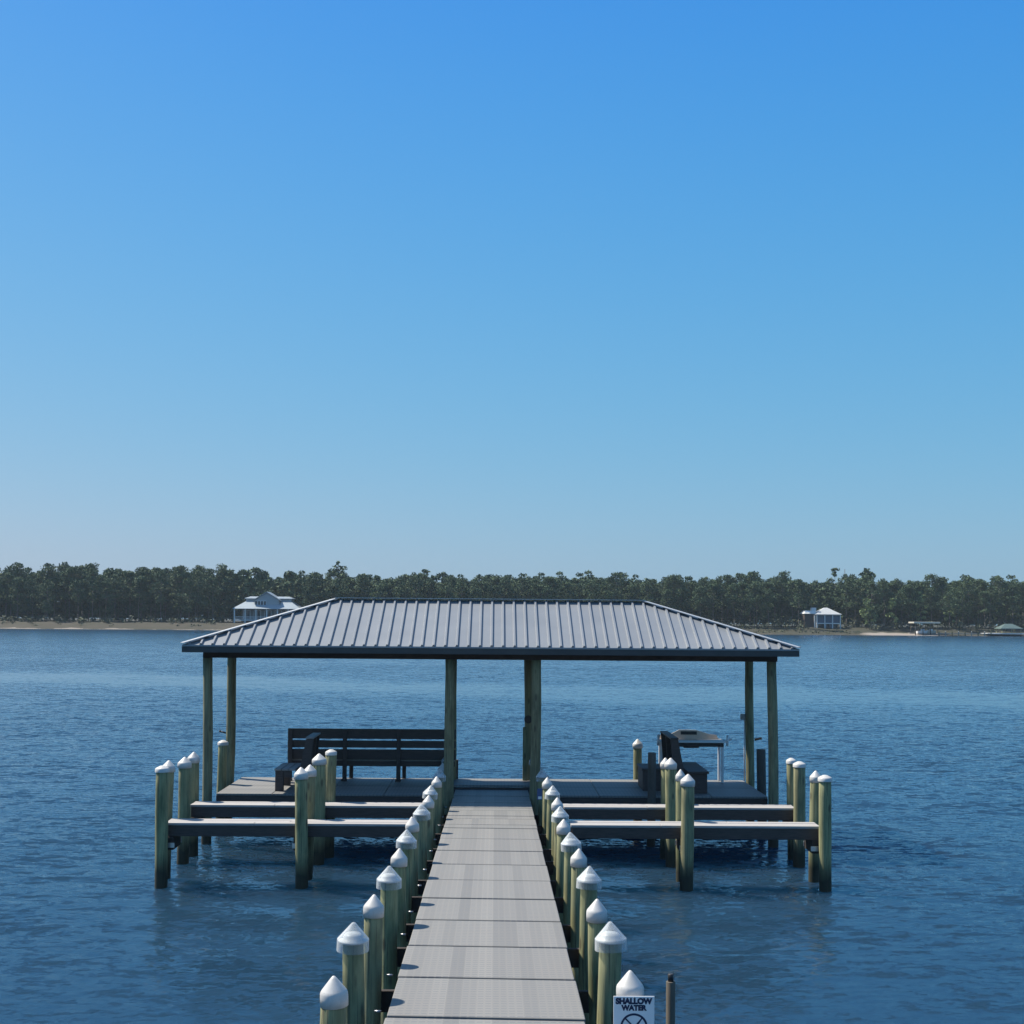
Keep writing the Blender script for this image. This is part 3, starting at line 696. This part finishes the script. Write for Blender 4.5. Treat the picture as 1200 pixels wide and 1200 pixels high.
# ------------------------------------------------------------------ warning sign
YS = 8.50
a0 = at(719, 1167.5, YS); a1 = at(767, 1167.5, YS); sw = a1.x - a0.x; scx = (a0.x + a1.x)/2; szt = (a0.z + a1.z)/2; shh = sw * 1.42
sg = thing('warning_sign', 'white sign reading shallow water above a no diving symbol, fixed to the first right piling', 'sign', (scx, YS, szt - shh))
mb = MB(); mb.box((scx - sw/2, YS, szt - shh), (scx + sw/2, YS + 0.006, szt), 0.0015); mb.build('plate', M['signface'], sg)
def text(body, size, cx, ztop, y, wd):
    cu = bpy.data.curves.new('txt', 'FONT'); cu.body = body; cu.size = size; cu.align_x = 'CENTER'; cu.align_y = 'TOP'; cu.extrude = 0.0006; cu.offset = 0.0034 if size > 0.03 else 0.001
    o = bpy.data.objects.new('txt', cu); C.objects.link(o); bpy.context.view_layer.update()
    me = bpy.data.meshes.new_from_object(o.evaluated_get(bpy.context.evaluated_depsgraph_get()))
    bpy.data.objects.remove(o)
    xs_ = [v.co.x for v in me.vertices]; ys_ = [v.co.y for v in me.vertices]
    k = wd / (max(xs_) - min(xs_)); mx_, mt = (max(xs_) + min(xs_))/2, max(ys_)
    me.transform(Matrix(((k,0,0,-mx_*k),(0,k,0,-mt*k),(0,0,k,0),(0,0,0,1))))
    me.transform(Matrix.Translation((cx, y, ztop)) @ Matrix.Rotation(R(90), 4, 'X'))
    me.materials.clear(); me.materials.append(M['navy'])
    return obj('lettering', me, sg)
text('SHALLOW', 0.05, scx, szt - 0.010, YS - 0.0012, sw * 0.90)
text('WATER', 0.05, scx, szt - 0.055, YS - 0.0012, sw * 0.63)
mb = MB(); cz = szt - 0.20; ro, ri = sw*0.335, sw*0.285; yy = YS - 0.0015; n_ = 48
for i in range(n_):
    t0, t1 = 2*math.pi*i/n_, 2*math.pi*(i+1)/n_
    mb.poly([(scx+ro*math.cos(t0), yy, cz+ro*math.sin(t0)), (scx+ro*math.cos(t1), yy, cz+ro*math.sin(t1)), (scx+ri*math.cos(t1), yy, cz+ri*math.sin(t1)), (scx+ri*math.cos(t0), yy, cz+ri*math.sin(t0))])
for s_, w, L in ((-1, 0.010, ri*1.01),):
    dx, dz = math.cos(R(45)), s_*math.sin(R(45)); px_, pz_ = -dz*w/2, dx*w/2
    mb.poly([(scx-dx*L-px_, yy-0.0004, cz-dz*L-pz_), (scx+dx*L-px_, yy-0.0004, cz+dz*L-pz_), (scx+dx*L+px_, yy-0.0004, cz+dz*L+pz_), (scx-dx*L+px_, yy-0.0004, cz-dz*L+pz_)])
mb.build('no_diving_symbol', M['navy'], sg, recalc=False)
# diver figure inside the ring
mb = MB(); yy = YS - 0.0011
def blade(x0, z0, x1, z1, w0, w1):
    d = Vector((x1-x0, 0, z1-z0)).normalized(); q = Vector((-d.z, 0, d.x))
    p0, p1 = Vector((scx+x0, yy, cz+z0)), Vector((scx+x1, yy, cz+z1))
    mb.poly([p0-q*w0, p1-q*w1, p1+q*w1, p0+q*w0])
blade(0.052, 0.058, 0.012, 0.006, 0.004, 0.008); blade(0.012, 0.006, -0.012, -0.022, 0.009, 0.008); blade(-0.012, -0.026, -0.05, -0.05, 0.004, 0.003)
mb.build('diver_figure', M['navy'], sg, recalc=False)
for dz in (-0.008, -shh + 0.012):
    mb = MB(); mb.tube((scx, YS-0.003, szt+dz), (scx, YS-0.0002, szt+dz), 0.004); mb.build('screw', M['steel'], sg)

# ------------------------------------------------------------------ far shore: trees
def gy(x, d): return shore_edge(x) + d
def clumps(mb, rnd, cs, per, size):
    for (c, rad) in cs:
        for _ in range(per):
            while True:
                v = Vector((rnd.uniform(-1,1), rnd.uniform(-1,1), rnd.uniform(-1,1)))
                if v.length < 1: break
            p_ = c + Vector((v.x*rad, v.y*rad, v.z*rad*0.62))
            nrm = Vector((rnd.gauss(0,1), rnd.gauss(0,1), rnd.gauss(0,1)+0.5)).normalized(); u = nrm.orthogonal().normalized(); w = nrm.cross(u)
            s_ = size * rnd.uniform(0.55, 1.3); r_ = rnd.uniform(0, 3.1)
            u, w = u*math.cos(r_) + w*math.sin(r_), w*math.cos(r_) - u*math.sin(r_)
            mb.poly([p_ - u*s_*0.5, p_ - w*s_*0.28, p_ + u*s_*0.55, p_ + w*s_*0.28])
def tree_meshes(seed, h, cw, base_f, nclump, per, size, leafm, top_heavy=True):
    rnd = random.Random(seed); tr = MB(); cr = MB()
    lx, ly = rnd.uniform(-0.5, 0.5), rnd.uniform(-0.5, 0.5)
    ax = lambda f: Vector((lx*f*f + 0.12*math.sin(f*5+seed), ly*f*f, h*f))
    r0 = 0.008*h + 0.03
    for i in range(5):
        f0, f1 = i/5*0.95, (i+1)/5*0.95
        tr.tube(ax(f0) - Vector((0,0,0.5 if i == 0 else 0)), ax(f1), r0*(1-0.8*f0), r0*(1-0.8*f1), 6)
    cs = []
    for i in range(nclump):
        f = base_f + (0.98-base_f) * (rnd.random() ** 0.75)
        k = (f-base_f)/(1-base_f)
        prof = (math.sin(math.pi*min(1, 0.18+0.80*k)) ** 0.6)
        ang = rnd.uniform(0, 6.28); rr = cw * prof * math.sqrt(rnd.random())
        c = ax(f) + Vector((math.cos(ang)*rr, math.sin(ang)*rr, 0))
        rad = rnd.uniform(0.7, 1.25) * cw * 0.38
        cs.append((c, rad))
        if rr > 0.5: tr.tube(ax(max(0.2, f-0.05)), c, 0.07, 0.03, 4)
    cs.append((ax(0.98), cw*0.28))
    clumps(cr, rnd, cs, per, size)
    return tr.mesh('trunk', M['bark']), cr.mesh('crown', leafm, recalc=False)
def tree_proto(name, ms, label, cat, group):
    t = thing(name, label, cat, (0, 0, 0), group, local=True)
    obj('trunk', ms[0], t); obj('crown', ms[1], t); return t
PINE = 'dark green pine in the wood on the far shore'
GP = 'pines of the wood on the far shore'
protos = []
for i in range(9):
    rnd = random.Random(100+i); h = rnd.uniform(14.5, 17.5)
    protos.append(tree_meshes(20+i, h, rnd.uniform(2.9, 4.0), rnd.uniform(0.20, 0.44), rnd.randint(34, 42), 54, 0.56, M['pine']))
    rnd.random()
coarse = []
for i in range(6):
    rnd = random.Random(200+i)
    coarse.append(tree_meshes(70+i, rnd.uniform(14.5, 17.5), rnd.uniform(3.0, 4.0), rnd.uniform(0.16, 0.36), 32, 28, 0.85, M['pine']))
rnd = random.Random(5)
first = {}
def place_tree(k, x, y, sc, rz):
    loc = (x, y, ground_z(x, y) - 0.05)
    if k not in first:
        first[k] = tree_proto('pine_tree', protos[k], PINE, 'tree', GP); o = first[k]; o.location = loc; o.scale = (sc,)*3; o.rotation_euler = (0,0,rz); return o
    return dup(first[k], loc, PINE, GP, rz, sc)
HL = at(311, 735, 388); HR = at(965, 738, 384)       # the two houses
def clear_of_houses(x, y):
    if HL.x - 13 < x < HL.x + 13 and y < 404: return False
    if HR.x - 8 < x < HR.x + 8 and y < 396: return False
    return True
n_placed = 0
for row, (d, dx, smin, smax) in enumerate(((17, 4.6, 0.74, 0.96), (23, 3.9, 0.86, 1.04), (30, 3.9, 0.94, 1.08))):
    x = -172 + row*1.3
    while x < 172:
        xx = x + rnd.uniform(-1.6, 1.6); yy = gy(xx, d + rnd.uniform(-3, 3.5) + (4 if xx < -20 else 0))
        if clear_of_houses(xx, yy) and not (row == 0 and rnd.random() < 0.25):
            place_tree(rnd.randrange(9), xx, yy, rnd.uniform(smin, smax) * (0.92 if xx > -60 else 1.0), rnd.uniform(0, 6.28)); n_placed += 1
        x += dx * rnd.uniform(0.75, 1.3)
# the deeper wood reads as one mass
bushy = [tree_meshes(40+i, rnd.uniform(12.5, 16), rnd.uniform(2.4, 3.2), 0.06, 30, 18, 1.1, M['pine']) for i in range(4)]
def forest(name, idx, rows_, seed, m, kindlabel):
    rnd = random.Random(seed); bm = bmesh.new()
    for d, dx in rows_:
        x = -185
        while x < 185:
            me = (coarse[rnd.randrange(6)] if dx > 3 else bushy[rnd.randrange(4)])[idx]; xx = x + rnd.uniform(-1.5, 1.5); yy = gy(xx, d + rnd.uniform(-3, 3))
            sc = rnd.uniform(0.9, 1.12) * (0.91 if xx > -60 else 1.0)
            mt = Matrix.Translation((xx, yy, 2.0)) @ Matrix.Rotation(rnd.uniform(0, 6.28), 4, 'Z') @ Matrix.Scale(sc, 4)
            t = me.copy(); t.transform(mt); bm.from_mesh(t); bpy.data.meshes.remove(t)
            x += dx * rnd.uniform(0.8, 1.2)
    me = bpy.data.meshes.new(name); bm.to_mesh(me); bm.free(); me.materials.append(m)
    return tag(obj(name, me), kindlabel, 'forest', kind='stuff')
ff = forest('forest', 1, ((35, 2.9), (40, 3.6), (44, 2.9), (50, 2.9), (55, 3.6), (60, 2.9), (66, 2.6), (72, 2.6), (79, 2.6)), 3, M['pine'], 'dense pine wood behind the front trees of the far shore')
fb = None
# brush under the trees
mb = MB(); rnd = random.Random(9)
for i in range(520):
    x = rnd.uniform(-180, 180); d = rnd.uniform(10, 34); y = gy(x, d)
    if not clear_of_houses(x, y + 2): continue
    tall = rnd.uniform(0.8, 2.4) * (1.7 if x > 60 else 1.0) * (0.8 if d < 14 else 1.0)
    c = Vector((x, y, ground_z(x, y) + tall*0.35))
    clumps(mb, rnd, [(c, tall*0.8), (c + Vector((rnd.uniform(-1,1), 0, tall*0.3)), tall*0.55)], 13, 0.75)
tag(mb.build('undergrowth', M['brush'], recalc=False), 'low brush and saplings under the pines on the far shore', 'undergrowth', kind='stuff')
mb = MB(); rnd = random.Random(19)
for i in range(120):
    x = rnd.uniform(-165, 66) if i < 80 else rnd.uniform(66, 106); d = rnd.uniform(4.0, 13.0) if i < 80 else rnd.uniform(1.5, 9); y = gy(x, d)
    if not clear_of_houses(x, y + 6) and i < 80: continue
    tall = rnd.uniform(0.4, 1.0)
    clumps(mb, rnd, [(Vector((x, y, ground_z(x, y) + tall*0.3)), tall)], 14, 0.5)
tag(mb.build('beach_scrub', M['brush'], recalc=False), 'low scrub scattered along the sandy bank of the far shore', 'scrub', kind='stuff')
# trees one can pick out
def single(name, px, Y, ztop, ms_args, label, leafm='pine'):
    x = at(px, 740, Y).x; ms = tree_meshes(*ms_args, M[leafm]) ; h = ms_args[1]
    t = tree_proto(name, ms, label, 'tree', None); t.location = (x, Y, ground_z(x, Y) - 0.05); return t
single('pine_tree', 395, 398, 0, (61, 19.2, 3.2, 0.55, 20, 22, 1.0), 'tallest spreading pine rising above the wood behind the left end of the ridge')
single('pine_tree', 495, 400, 0, (62, 17.0, 2.2, 0.72, 12, 20, 0.9), 'tall thin flat topped pine beside the notch in the treeline')
single('pine_tree', 979, 404, 0, (63, 18.7, 1.6, 0.86, 7, 20, 0.9), 'lone high tuft of a pine above the small right house')
single('pine_tree', 1016, 392, 0, (64, 18.0, 3.6, 0.4, 26, 22, 1.0), 'broad full pine on the near side of the gap behind the right house')
single('leafy_tree', 1047, 380, 0, (65, 9.4, 1.7, 0.15, 18, 24, 0.7), 'pale green columnar tree on the sandy bank right of the small house', 'oak')
single('leafy_tree', 1019, 380, 0, (66, 8.8, 2.4, 0.15, 20, 24, 0.7), 'rounded light green tree close to the small house', 'oak')
single('leafy_tree', 1079, 384, 0, (67, 11.0, 2.2, 0.25, 20, 24, 0.7), 'yellow green tree behind the white roofed boat shed', 'oak')
single('leafy_tree', 1113, 383, 0, (68, 7.4, 2.0, 0.15, 18, 24, 0.7), 'small light green tree between the boat shed and the green roofed shelter', 'oak')
a = at(990, 667, 410); mb = MB(); mb.tube((a.x, 410, 1.9), (a.x, 410, a.z), 0.16, 0.08, 6); mb.tube((a.x-0.6, 410, a.z-1.6), (a.x+0.6, 410, a.z-1.6), 0.05)
tag(mb.build('radio_mast', M['catside']), 'thin mast sticking up from the trees behind the right house', 'mast')
a = at(218, 664, 412); mb = MB(); mb.tube((a.x, 412, 1.9), (a.x, 412, a.z), 0.14, 0.08, 6); mb.tube((a.x-0.4, 412, a.z-1.2), (a.x+0.4, 412, a.z-1.2), 0.05)
tag(mb.build('radio_mast', M['catside']), 'thin pole above the trees to the left of the big house', 'mast')

# ------------------------------------------------------------------ far shore: houses
M['hroof'] = plain('pale_blue_metal_roof', (0.34, 0.39, 0.43), 0.4, 0.2, 0.06, 0.5)
M['hwall'] = plain('pale_siding', (0.40, 0.40, 0.40), 0.7, 0, 0.06, 0.6)
M['hwhite'] = plain('white_trim', (0.70, 0.70, 0.69), 0.6, 0, 0.04, 1)
M['hdark'] = plain('shaded_siding', (0.16, 0.165, 0.165), 0.7, 0, 0.1, 0.6)  # gallery recess shade put into the colour of the wall behind the columns
M['hglass'] = plain('dark_glass', (0.035, 0.045, 0.06), 0.12, 0, 0.2, 1)
M['hscreen'] = plain('blue_screen', (0.07, 0.12, 0.18), 0.4, 0, 0.15, 1)
M['rgrey'] = plain('light_grey_roof', (0.46, 0.47, 0.475), 0.5, 0, 0.06, 0.6)
M['rgreen'] = plain('green_roof', (0.085, 0.125, 0.115), 0.5, 0, 0.08, 0.6)
M['pbeige'] = plain('beige_paint', (0.55, 0.52, 0.44), 0.6, 0, 0.08, 0.8)
def hip(mb, x0, x1, y0, y1, z0, z1, inset_x, inset_y, t=0.12):
    a = [(x0,y0,z0),(x1,y0,z0),(x1,y1,z0),(x0,y1,z0)]; b_ = [(x0+inset_x,y0+inset_y,z1),(x1-inset_x,y0+inset_y,z1),(x1-inset_x,y1-inset_y,z1),(x0+inset_x,y1-inset_y,z1)]
    lo_ = [(p[0],p[1],p[2]-t) for p in a]
    for i in range(4):
        j = (i+1)%4; mb.poly([a[i],a[j],b_[j],b_[i]]); mb.poly([lo_[j],a[j],a[i],lo_[i]][::-1])
    mb.poly(b_); mb.poly(lo_[::-1])
def big_house():
    Y0 = 386.0; g = 1.9
    P_ = lambda px, py: at(px, py, Y0)
    x0, x1 = P_(273.5, 720).x, P_(351, 720).x
    zE = (P_(273, 713).z); zF1 = P_(275, 723).z; zG = P_(275, 733).z
    t = thing('beach_house', 'large pale blue roofed house with white columned galleries on the far left shore', 'house', ((x0+x1)/2, Y0+6, g))
    D = 11
    mb = MB(); mb.box((x0+2.2, Y0+2.4, g-0.4), (x1-2.2, Y0+D, zE+0.02)); w = mb.build('wall', M['hdark'], t)
    # gallery floors
    for z in (zF1 - 0.9, zG + 0.1):
        mb = MB(); mb.box((x0+0.1, Y0+0.1, z-0.18), (x1-0.1, Y0+2.395, z+0.06)); mb.build('gallery_floor', M['hwhite'], t)
    nc = 7
    for i in range(nc):
        x = x0 + 0.25 + (x1 - x0 - 0.5) * i/(nc-1)
        mb = MB(); mb.box((x-0.17, Y0+0.12, g-0.5), (x+0.17, Y0+0.42, zE-0.02)); mb.build('column', M['hwhite'], t)
    for i in range(nc-1):
        xa = x0 + 0.25 + (x1-x0-0.5)*i/(nc-1) + 0.2; xb = x0 + 0.25 + (x1-x0-0.5)*(i+1)/(nc-1) - 0.2
        mb = MB(); z = zF1 - 0.8
        mb.box((xa, Y0+0.2, z+0.85), (xb, Y0+0.28, z+0.95)); mb.box((xa, Y0+0.2, z+0.15), (xb, Y0+0.28, z+0.22))
        for k in range(9):
            xx = xa + (xb-xa)*(k+0.5)/9; mb.box((xx-0.03, Y0+0.21, z+0.221), (xx+0.03, Y0+0.27, z+0.849))
        mb.build('railing', M['hwhite'], t)
    for lvl, (za, zb_) in enumerate(((zF1-0.7, zE-0.5), (zG+0.4, zF1-1.5))):
        for i in range(5):
            x = x0 + 3.6 + (x1-x0-7.2)*i/4
            mb = MB(); mb.box((x-1.05, Y0+2.34, za), (x+1.05, Y0+2.402, zb_)); wn = mb.build('window', M['hwhite'], t)
            mb = MB(); mb.box((x-0.92, Y0+2.31, za+0.12), (x-0.04, Y0+2.337, zb_-0.12)); mb.box((x+0.04, Y0+2.31, za+0.12), (x+0.92, Y0+2.337, zb_-0.12)); pn = mb.build('pane', M['hglass']); pn.parent = wn; pn.matrix_parent_inverse = Matrix()
    mb = MB(); hip(mb, x0-0.3, x1+0.3, Y0-0.3, Y0+D+0.6, zE, P_(300,704).z, 3.6, 3.6); rf = mb.build('roof', M['hroof'], t)
    # upper block and its low hip
    ux0, ux1 = P_(284,705).x, P_(341,705).x; zU = P_(290,701.5).z
    mb = MB(); mb.box((ux0+0.4, Y0+3.5, zE+0.5), (ux1-0.4, Y0+9, zU)); mb.build('upper_wall', M['hwall'], t)
    mb = MB(); hip(mb, ux0, ux1, Y0+3.1, Y0+9.4, zU+0.14, zU+0.75, 1.4, 2.2); mb.build('upper_roof', M['hroof'], t)
    # front gable
    gx0, gx1 = P_(296,705).x, P_(328,705).x; gc = P_(311.5,705).x; zg0 = P_(300,712).z; zt = P_(311,693.5).z; zs = P_(297,703).z
    mb = MB()
    pts = [(gx0+0.3, zg0-0.3), (gc*2-gx0-0.3, zg0-0.3), (gc*2-gx0-0.3, zs), (gc, zt-0.25), (gx0+0.3, zs)]
    fv = [mb.b.verts.new((x, Y0+1.6, z)) for x, z in pts]; bv = [mb.b.verts.new((x, Y0+8, z)) for x, z in pts]
    mb.b.faces.new(fv); mb.b.faces.new(bv[::-1])
    for i in range(5): j = (i+1)%5; mb.b.faces.new((fv[i], bv[i], bv[j], fv[j]))
    mb.build('gable_wall', M['hwall'], t)
    for sgn in (-1, 1):
        hw = gc - gx0; xe = gc + sgn*(hw+0.25); mb = MB()
        ze_ = zs - 0.12
        mb.hexa([(gc, Y0+1.2, zt-0.12), (xe, Y0+1.2, ze_-0.12), (xe, Y0+8.3, ze_-0.12), (gc, Y0+8.3, zt-0.12), (gc, Y0+1.2, zt+0.06), (xe, Y0+1.2, ze_+0.06), (xe, Y0+8.3, ze_+0.06), (gc, Y0+8.3, zt+0.06)])
        mb.build('gable_roof', M['hroof'], t)
    wa, wb = P_(297.5,707).x, P_(311,707).x
    for i in range(4):
        xa = wa + (wb-wa)*i/4; xb = wa + (wb-wa)*(i+1)/4
        mb = MB(); mb.box((xa, Y0+1.54, P_(300,711).z), (xb, Y0+1.597, P_(300,703.8).z)); wn = mb.build('window', M['hwhite'], t)
        mb = MB(); mb.box((xa+0.1, Y0+1.51, P_(300,710.6).z), (xb-0.1, Y0+1.538, P_(300,704.3).z)); pn = mb.build('pane', M['hglass']); pn.parent = wn; pn.matrix_parent_inverse = Matrix()
big_house()
def small_house():
    Y0 = 381.0; P_ = lambda px, py: at(px, py, Y0)
    x0, x1 = P_(957, 725).x, P_(985.5, 725).x; zE = P_(970, 720).z; zf = P_(970, 730).z; g = 1.2; zt = P_(968, 712).z
    t = thing('cottage', 'small stilted house with light grey pyramid roof and blue porch, far shore', 'house', ((x0+x1)/2, Y0+4, g))
    mb = MB(); mb.box((x0+0.3, Y0+0.5, zf), (x1-0.3, Y0+7, zE)); mb.build('wall', M['hscreen'], t)
    mb = MB(); hip(mb, x0-0.25, x1+0.25, Y0-0.3, Y0+7.6, zE+0.02, zt, (x1-x0)/2-0.2, 3.7); mb.build('roof', M['rgrey'], t)
    mb = MB(); mb.box((x0, Y0+0.05, zf-0.3), (x1, Y0+0.497, zf-0.02)); mb.box((x0, Y0+0.05, zE-0.25), (x1, Y0+0.2, zE-0.12)); mb.build('porch_trim', M['hwhite'], t)
    mb = MB(); mb.box((x0, Y0+0.1, zf+0.75), (x1, Y0+0.18, zf+0.9)); mb.build('railing', M['hscreen'], t)
    for i in range(4):
        x = x0 + 0.15 + (x1-x0-0.3)*i/3
        mb = MB(); mb.box((x-0.14, Y0-0.02, 0.6), (x+0.14, Y0+0.25, zE-0.26)); mb.build('column', M['hwhite'], t)
    for x in (x0 + 2.8, x0 + 4.4):
        mb = MB(); mb.box((x-0.3, Y0+0.6, 0.6), (x+0.3, Y0+1.2, zf-0.31)); mb.build('stair_pier', M['hscreen'], t)
    mb = MB(); mb.box((x0+0.5, Y0+2, 0.6), (x1-0.5, Y0+6.5, zf-0.31)); mb.build('lower_wall', M['hglass'], t)
    # white wing on the left
    wx0, wx1 = P_(944, 720).x, P_(957, 720).x
    mb = MB(); mb.box((wx0+0.2, Y0+2, 1.0), (wx1+0.25, Y0+7, P_(950,719.5).z)); mb.build('wing_wall', M['catside'], t)
    mb = MB(); hip(mb, wx0, wx1+0.4, Y0+1.6, Y0+7.4, P_(950,719.5).z+0.15, P_(950,715.5).z, 0.6, 1.6); mb.build('wing_roof', M['hwhite'], t)
    mb = MB(); cx_ = P_(956.5, 715).x; mb.box((cx_-0.7, Y0+2.8, P_(957,717).z), (cx_+0.7, Y0+4.2, P_(957,712).z)); mb.build('dormer', M['hwhite'], t)
    mb = MB(); mb.box((x0-0.55, Y0+0.6, 0.8), (x0-0.2, Y0+1.0, zE-0.3)); mb.build('stair_screen', M['hwhite'], t)
small_house()
def boat_shed():
    Y0 = 366.5; P_ = lambda px, py: at(px, py, Y0)
    x0, x1 = P_(1071,730).x, P_(1102,730).x; zt = P_(1085,728.8).z
    t = thing('boat_shed', 'open boat shed with a flat cream roof over the water on the right shore', 'boat shed', ((x0+x1)/2, Y0+2, 0))
    mb = MB(); mb.box((x0, Y0, zt-0.45), (x1, Y0+5, zt), 0.05); mb.build('roof', M['pbeige'], t)
    for i in range(4):
        for yy in (Y0+0.4, Y0+4.5):
            x = x0 + 0.6 + (x1-x0-1.2)*i/3; mb = MB(); mb.lathe([(0.13,-1.5),(0.12,zt-0.452)], 8, x, yy); mb.build('post', M['darkpile'], t)
    mb = MB(); mb.box((x0-0.2, Y0+3.2, 0.55), (x1+0.2, Y0+5.2, 0.75)); mb.build('platform', M['seat'], t)
    def boat(xc, L, label, mm):
        b = thing('motor_boat', label, 'boat', (xc, Y0+2, 0)); mb = MB()
        st = [(-0.5,0.9,0.9),(-0.2,1.0,1.0),(0.2,0.9,1.05),(0.42,0.45,1.15),(0.5,0.05,1.25)]
        rings = []
        for f, w, z in st:
            rings.append([mb.b.verts.new((xc+f*L, Y0+2+sx_*w*0.9, zz_)) for sx_, zz_ in ((-1,0.35+z),(-0.75,0.65),(0,0.5),(0.75,0.65),(1,0.35+z))])
        for a_, b2 in zip(rings, rings[1:]):
            for i in range(4): mb.b.faces.new((a_[i], a_[i+1], b2[i+1], b2[i]))
            mb.b.faces.new((a_[4], a_[0], b2[0], b2[4]))
        mb.b.faces.new(rings[0]); mb.b.faces.new(rings[-1][::-1])
        mb.build('hull', mm, b)
        mb = MB(); mb.box((xc-0.5, Y0+1.6, 1.25), (xc+0.4, Y0+2.4, 1.85), 0.08); mb.build('console', M['hwhite'], b)
    boat(P_(1084,740).x, 3.4, 'white motor boat stored under the cream roofed boat shed', M['white'])
    boat(P_(1094,740).x, 2.6, 'beige motor boat beside the white one under the boat shed', M['pbeige'])
boat_shed()
def low_dock():
    Y0 = 364.0; P_ = lambda px, py: at(px, py, Y0)
    x0, x1 = P_(1098,745).x, P_(1162,745).x
    t = thing('low_dock', 'long low dock along the water between the boat shed and the green shelter', 'dock', ((x0+x1)/2, Y0, 0))
    mb = MB(); mb.box((x0, Y0-0.5, 0.55), (x1, Y0+0.5, 0.75)); mb.build('deck', M['seat'], t)
    for i in range(9):
        x = x0 + 0.4 + (x1-x0-0.8)*i/8; mb = MB(); mb.lathe([(0.14,-1.5),(0.14,1.15),(0.16,1.16),(0.02,1.4)], 8, x, Y0-0.66); mb.build('pile', M['cap'] if i % 2 else M['pile'], t)
low_dock()
def green_shelter():
    Y0 = 366.0; P_ = lambda px, py: at(px, py, Y0)
    x0, x1 = P_(1173,736).x, P_(1199,736).x; ze_, zt = P_(1185,736.5).z, P_(1185,731).z
    t = thing('dock_shelter', 'small dock shelter with a green hip roof at the right edge of the far shore', 'shelter', ((x0+x1)/2, Y0+2, 0))
    mb = MB(); hip(mb, x0, x1, Y0, Y0+5, ze_, zt, 2.2, 2.4, 0.2); mb.build('roof', M['rgreen'], t)
    for i in range(3):
        for yy in (Y0+0.4, Y0+4.6):
            x = x0 + 0.5 + (x1-x0-1.0)*i/2; mb = MB(); mb.lathe([(0.14,-1.5),(0.13,ze_-0.21)], 8, x, yy); mb.build('post', M['pile'], t)
    mb = MB(); mb.box((x0-4, Y0-0.4, 0.6), (x1+1, Y0+5, 0.85)); mb.build('platform', M['hwhite'], t)
green_shelter()
# ------------------------------------------------------------------ air
hz = bpy.data.materials.new('sea_air'); hz.use_nodes = True; n = hz.node_tree; n.nodes.remove(n.nodes['Principled BSDF'])
pv = N(n, 'ShaderNodeVolumePrincipled'); pv.inputs['Color'].default_value = (0.72, 0.87, 1.0, 1); pv.inputs['Density'].default_value = 0.00014; pv.inputs['Anisotropy'].default_value = 0.0
n.links.new(pv.outputs[0], n.nodes['Material Output'].inputs['Volume'])
mb = MB(); mb.box((-490, -70, -5.0), (490, 700, 26.0)); hzo = tag(mb.build('haze', hz), 'thin blue sea haze over the bay', 'haze', kind='stuff')
# ------------------------------------------------------------------ light
AZ, EL = R(-63), R(53)                      # azimuth from +Y (negative = left), elevation
sd = Vector((math.sin(AZ)*math.cos(EL), math.cos(AZ)*math.cos(EL), math.sin(EL)))
L = bpy.data.lights.new('sun', 'SUN'); L.energy = 5.0; L.angle = R(0.53); L.color = (1.0, 0.93, 0.80)
so = bpy.data.objects.new('sun', L); C.objects.link(so); so.rotation_euler = sd.to_track_quat('Z', 'Y').to_euler(); so.location = (-30, 10, 40)
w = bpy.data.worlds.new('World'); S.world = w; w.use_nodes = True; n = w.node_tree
sky = n.nodes.new('ShaderNodeTexSky'); sky.sky_type = 'NISHITA'; sky.sun_disc = False
sky.sun_elevation = EL; sky.sun_rotation = AZ; sky.air_density = 1.0; sky.dust_density = 1.0; sky.ozone_density = 6.0; sky.altitude = 0
# colour response of the camera for the deep blue of that day
sp = n.nodes.new('ShaderNodeSeparateColor'); cbn = n.nodes.new('ShaderNodeCombineColor'); n.links.new(sky.outputs[0], sp.inputs[0])
tc = n.nodes.new('ShaderNodeTexCoord'); sz = n.nodes.new('ShaderNodeSeparateXYZ'); n.links.new(tc.outputs['Generated'], sz.inputs[0])
zz = math_(n, 'MINIMUM', math_(n, 'MAXIMUM', sz.outputs['Z'], 0.0), 0.46)
for ch, (gam, gain, c1, c2) in enumerate(((0.966, 0.79, 0.089, -3.27), (0.391, 0.645, 0.476, -1.97), (0.232, 0.735, 0.823, -0.60))):
    v = math_(n, 'POWER', math_(n, 'MULTIPLY', sp.outputs[ch], 0.1), gam)
    e = math_(n, 'EXPONENT', math_(n, 'ADD', math_(n, 'MULTIPLY', zz, c1), math_(n, 'MULTIPLY', math_(n, 'MULTIPLY', zz, zz), c2)))
    n.links.new(math_(n, 'MULTIPLY', math_(n, 'MULTIPLY', v, e), gain / 0.1), cbn.inputs[ch])
bg = n.nodes['Background']; n.links.new(mixc(n, mapr(n, sz.outputs['Z'], 0.44, 0.85, 0.0, 0.75), cbn.outputs[0], (2.3, 3.5, 5.2)), bg.inputs[0]); bg.inputs[1].default_value = 0.066  # sky overhead, out of view, faded to grey-blue to neutralise the blue ambient light
vs = S.view_settings; vs.view_transform = 'Standard'; vs.look = 'None'; vs.exposure = 0.60; vs.gamma = 1; vs.use_curve_mapping = False
S.cycles.use_denoising = True; S.cycles.max_bounces = 8; S.cycles.transparent_max_bounces = 16; S.cycles.caustics_reflective = False; S.cycles.caustics_refractive = False
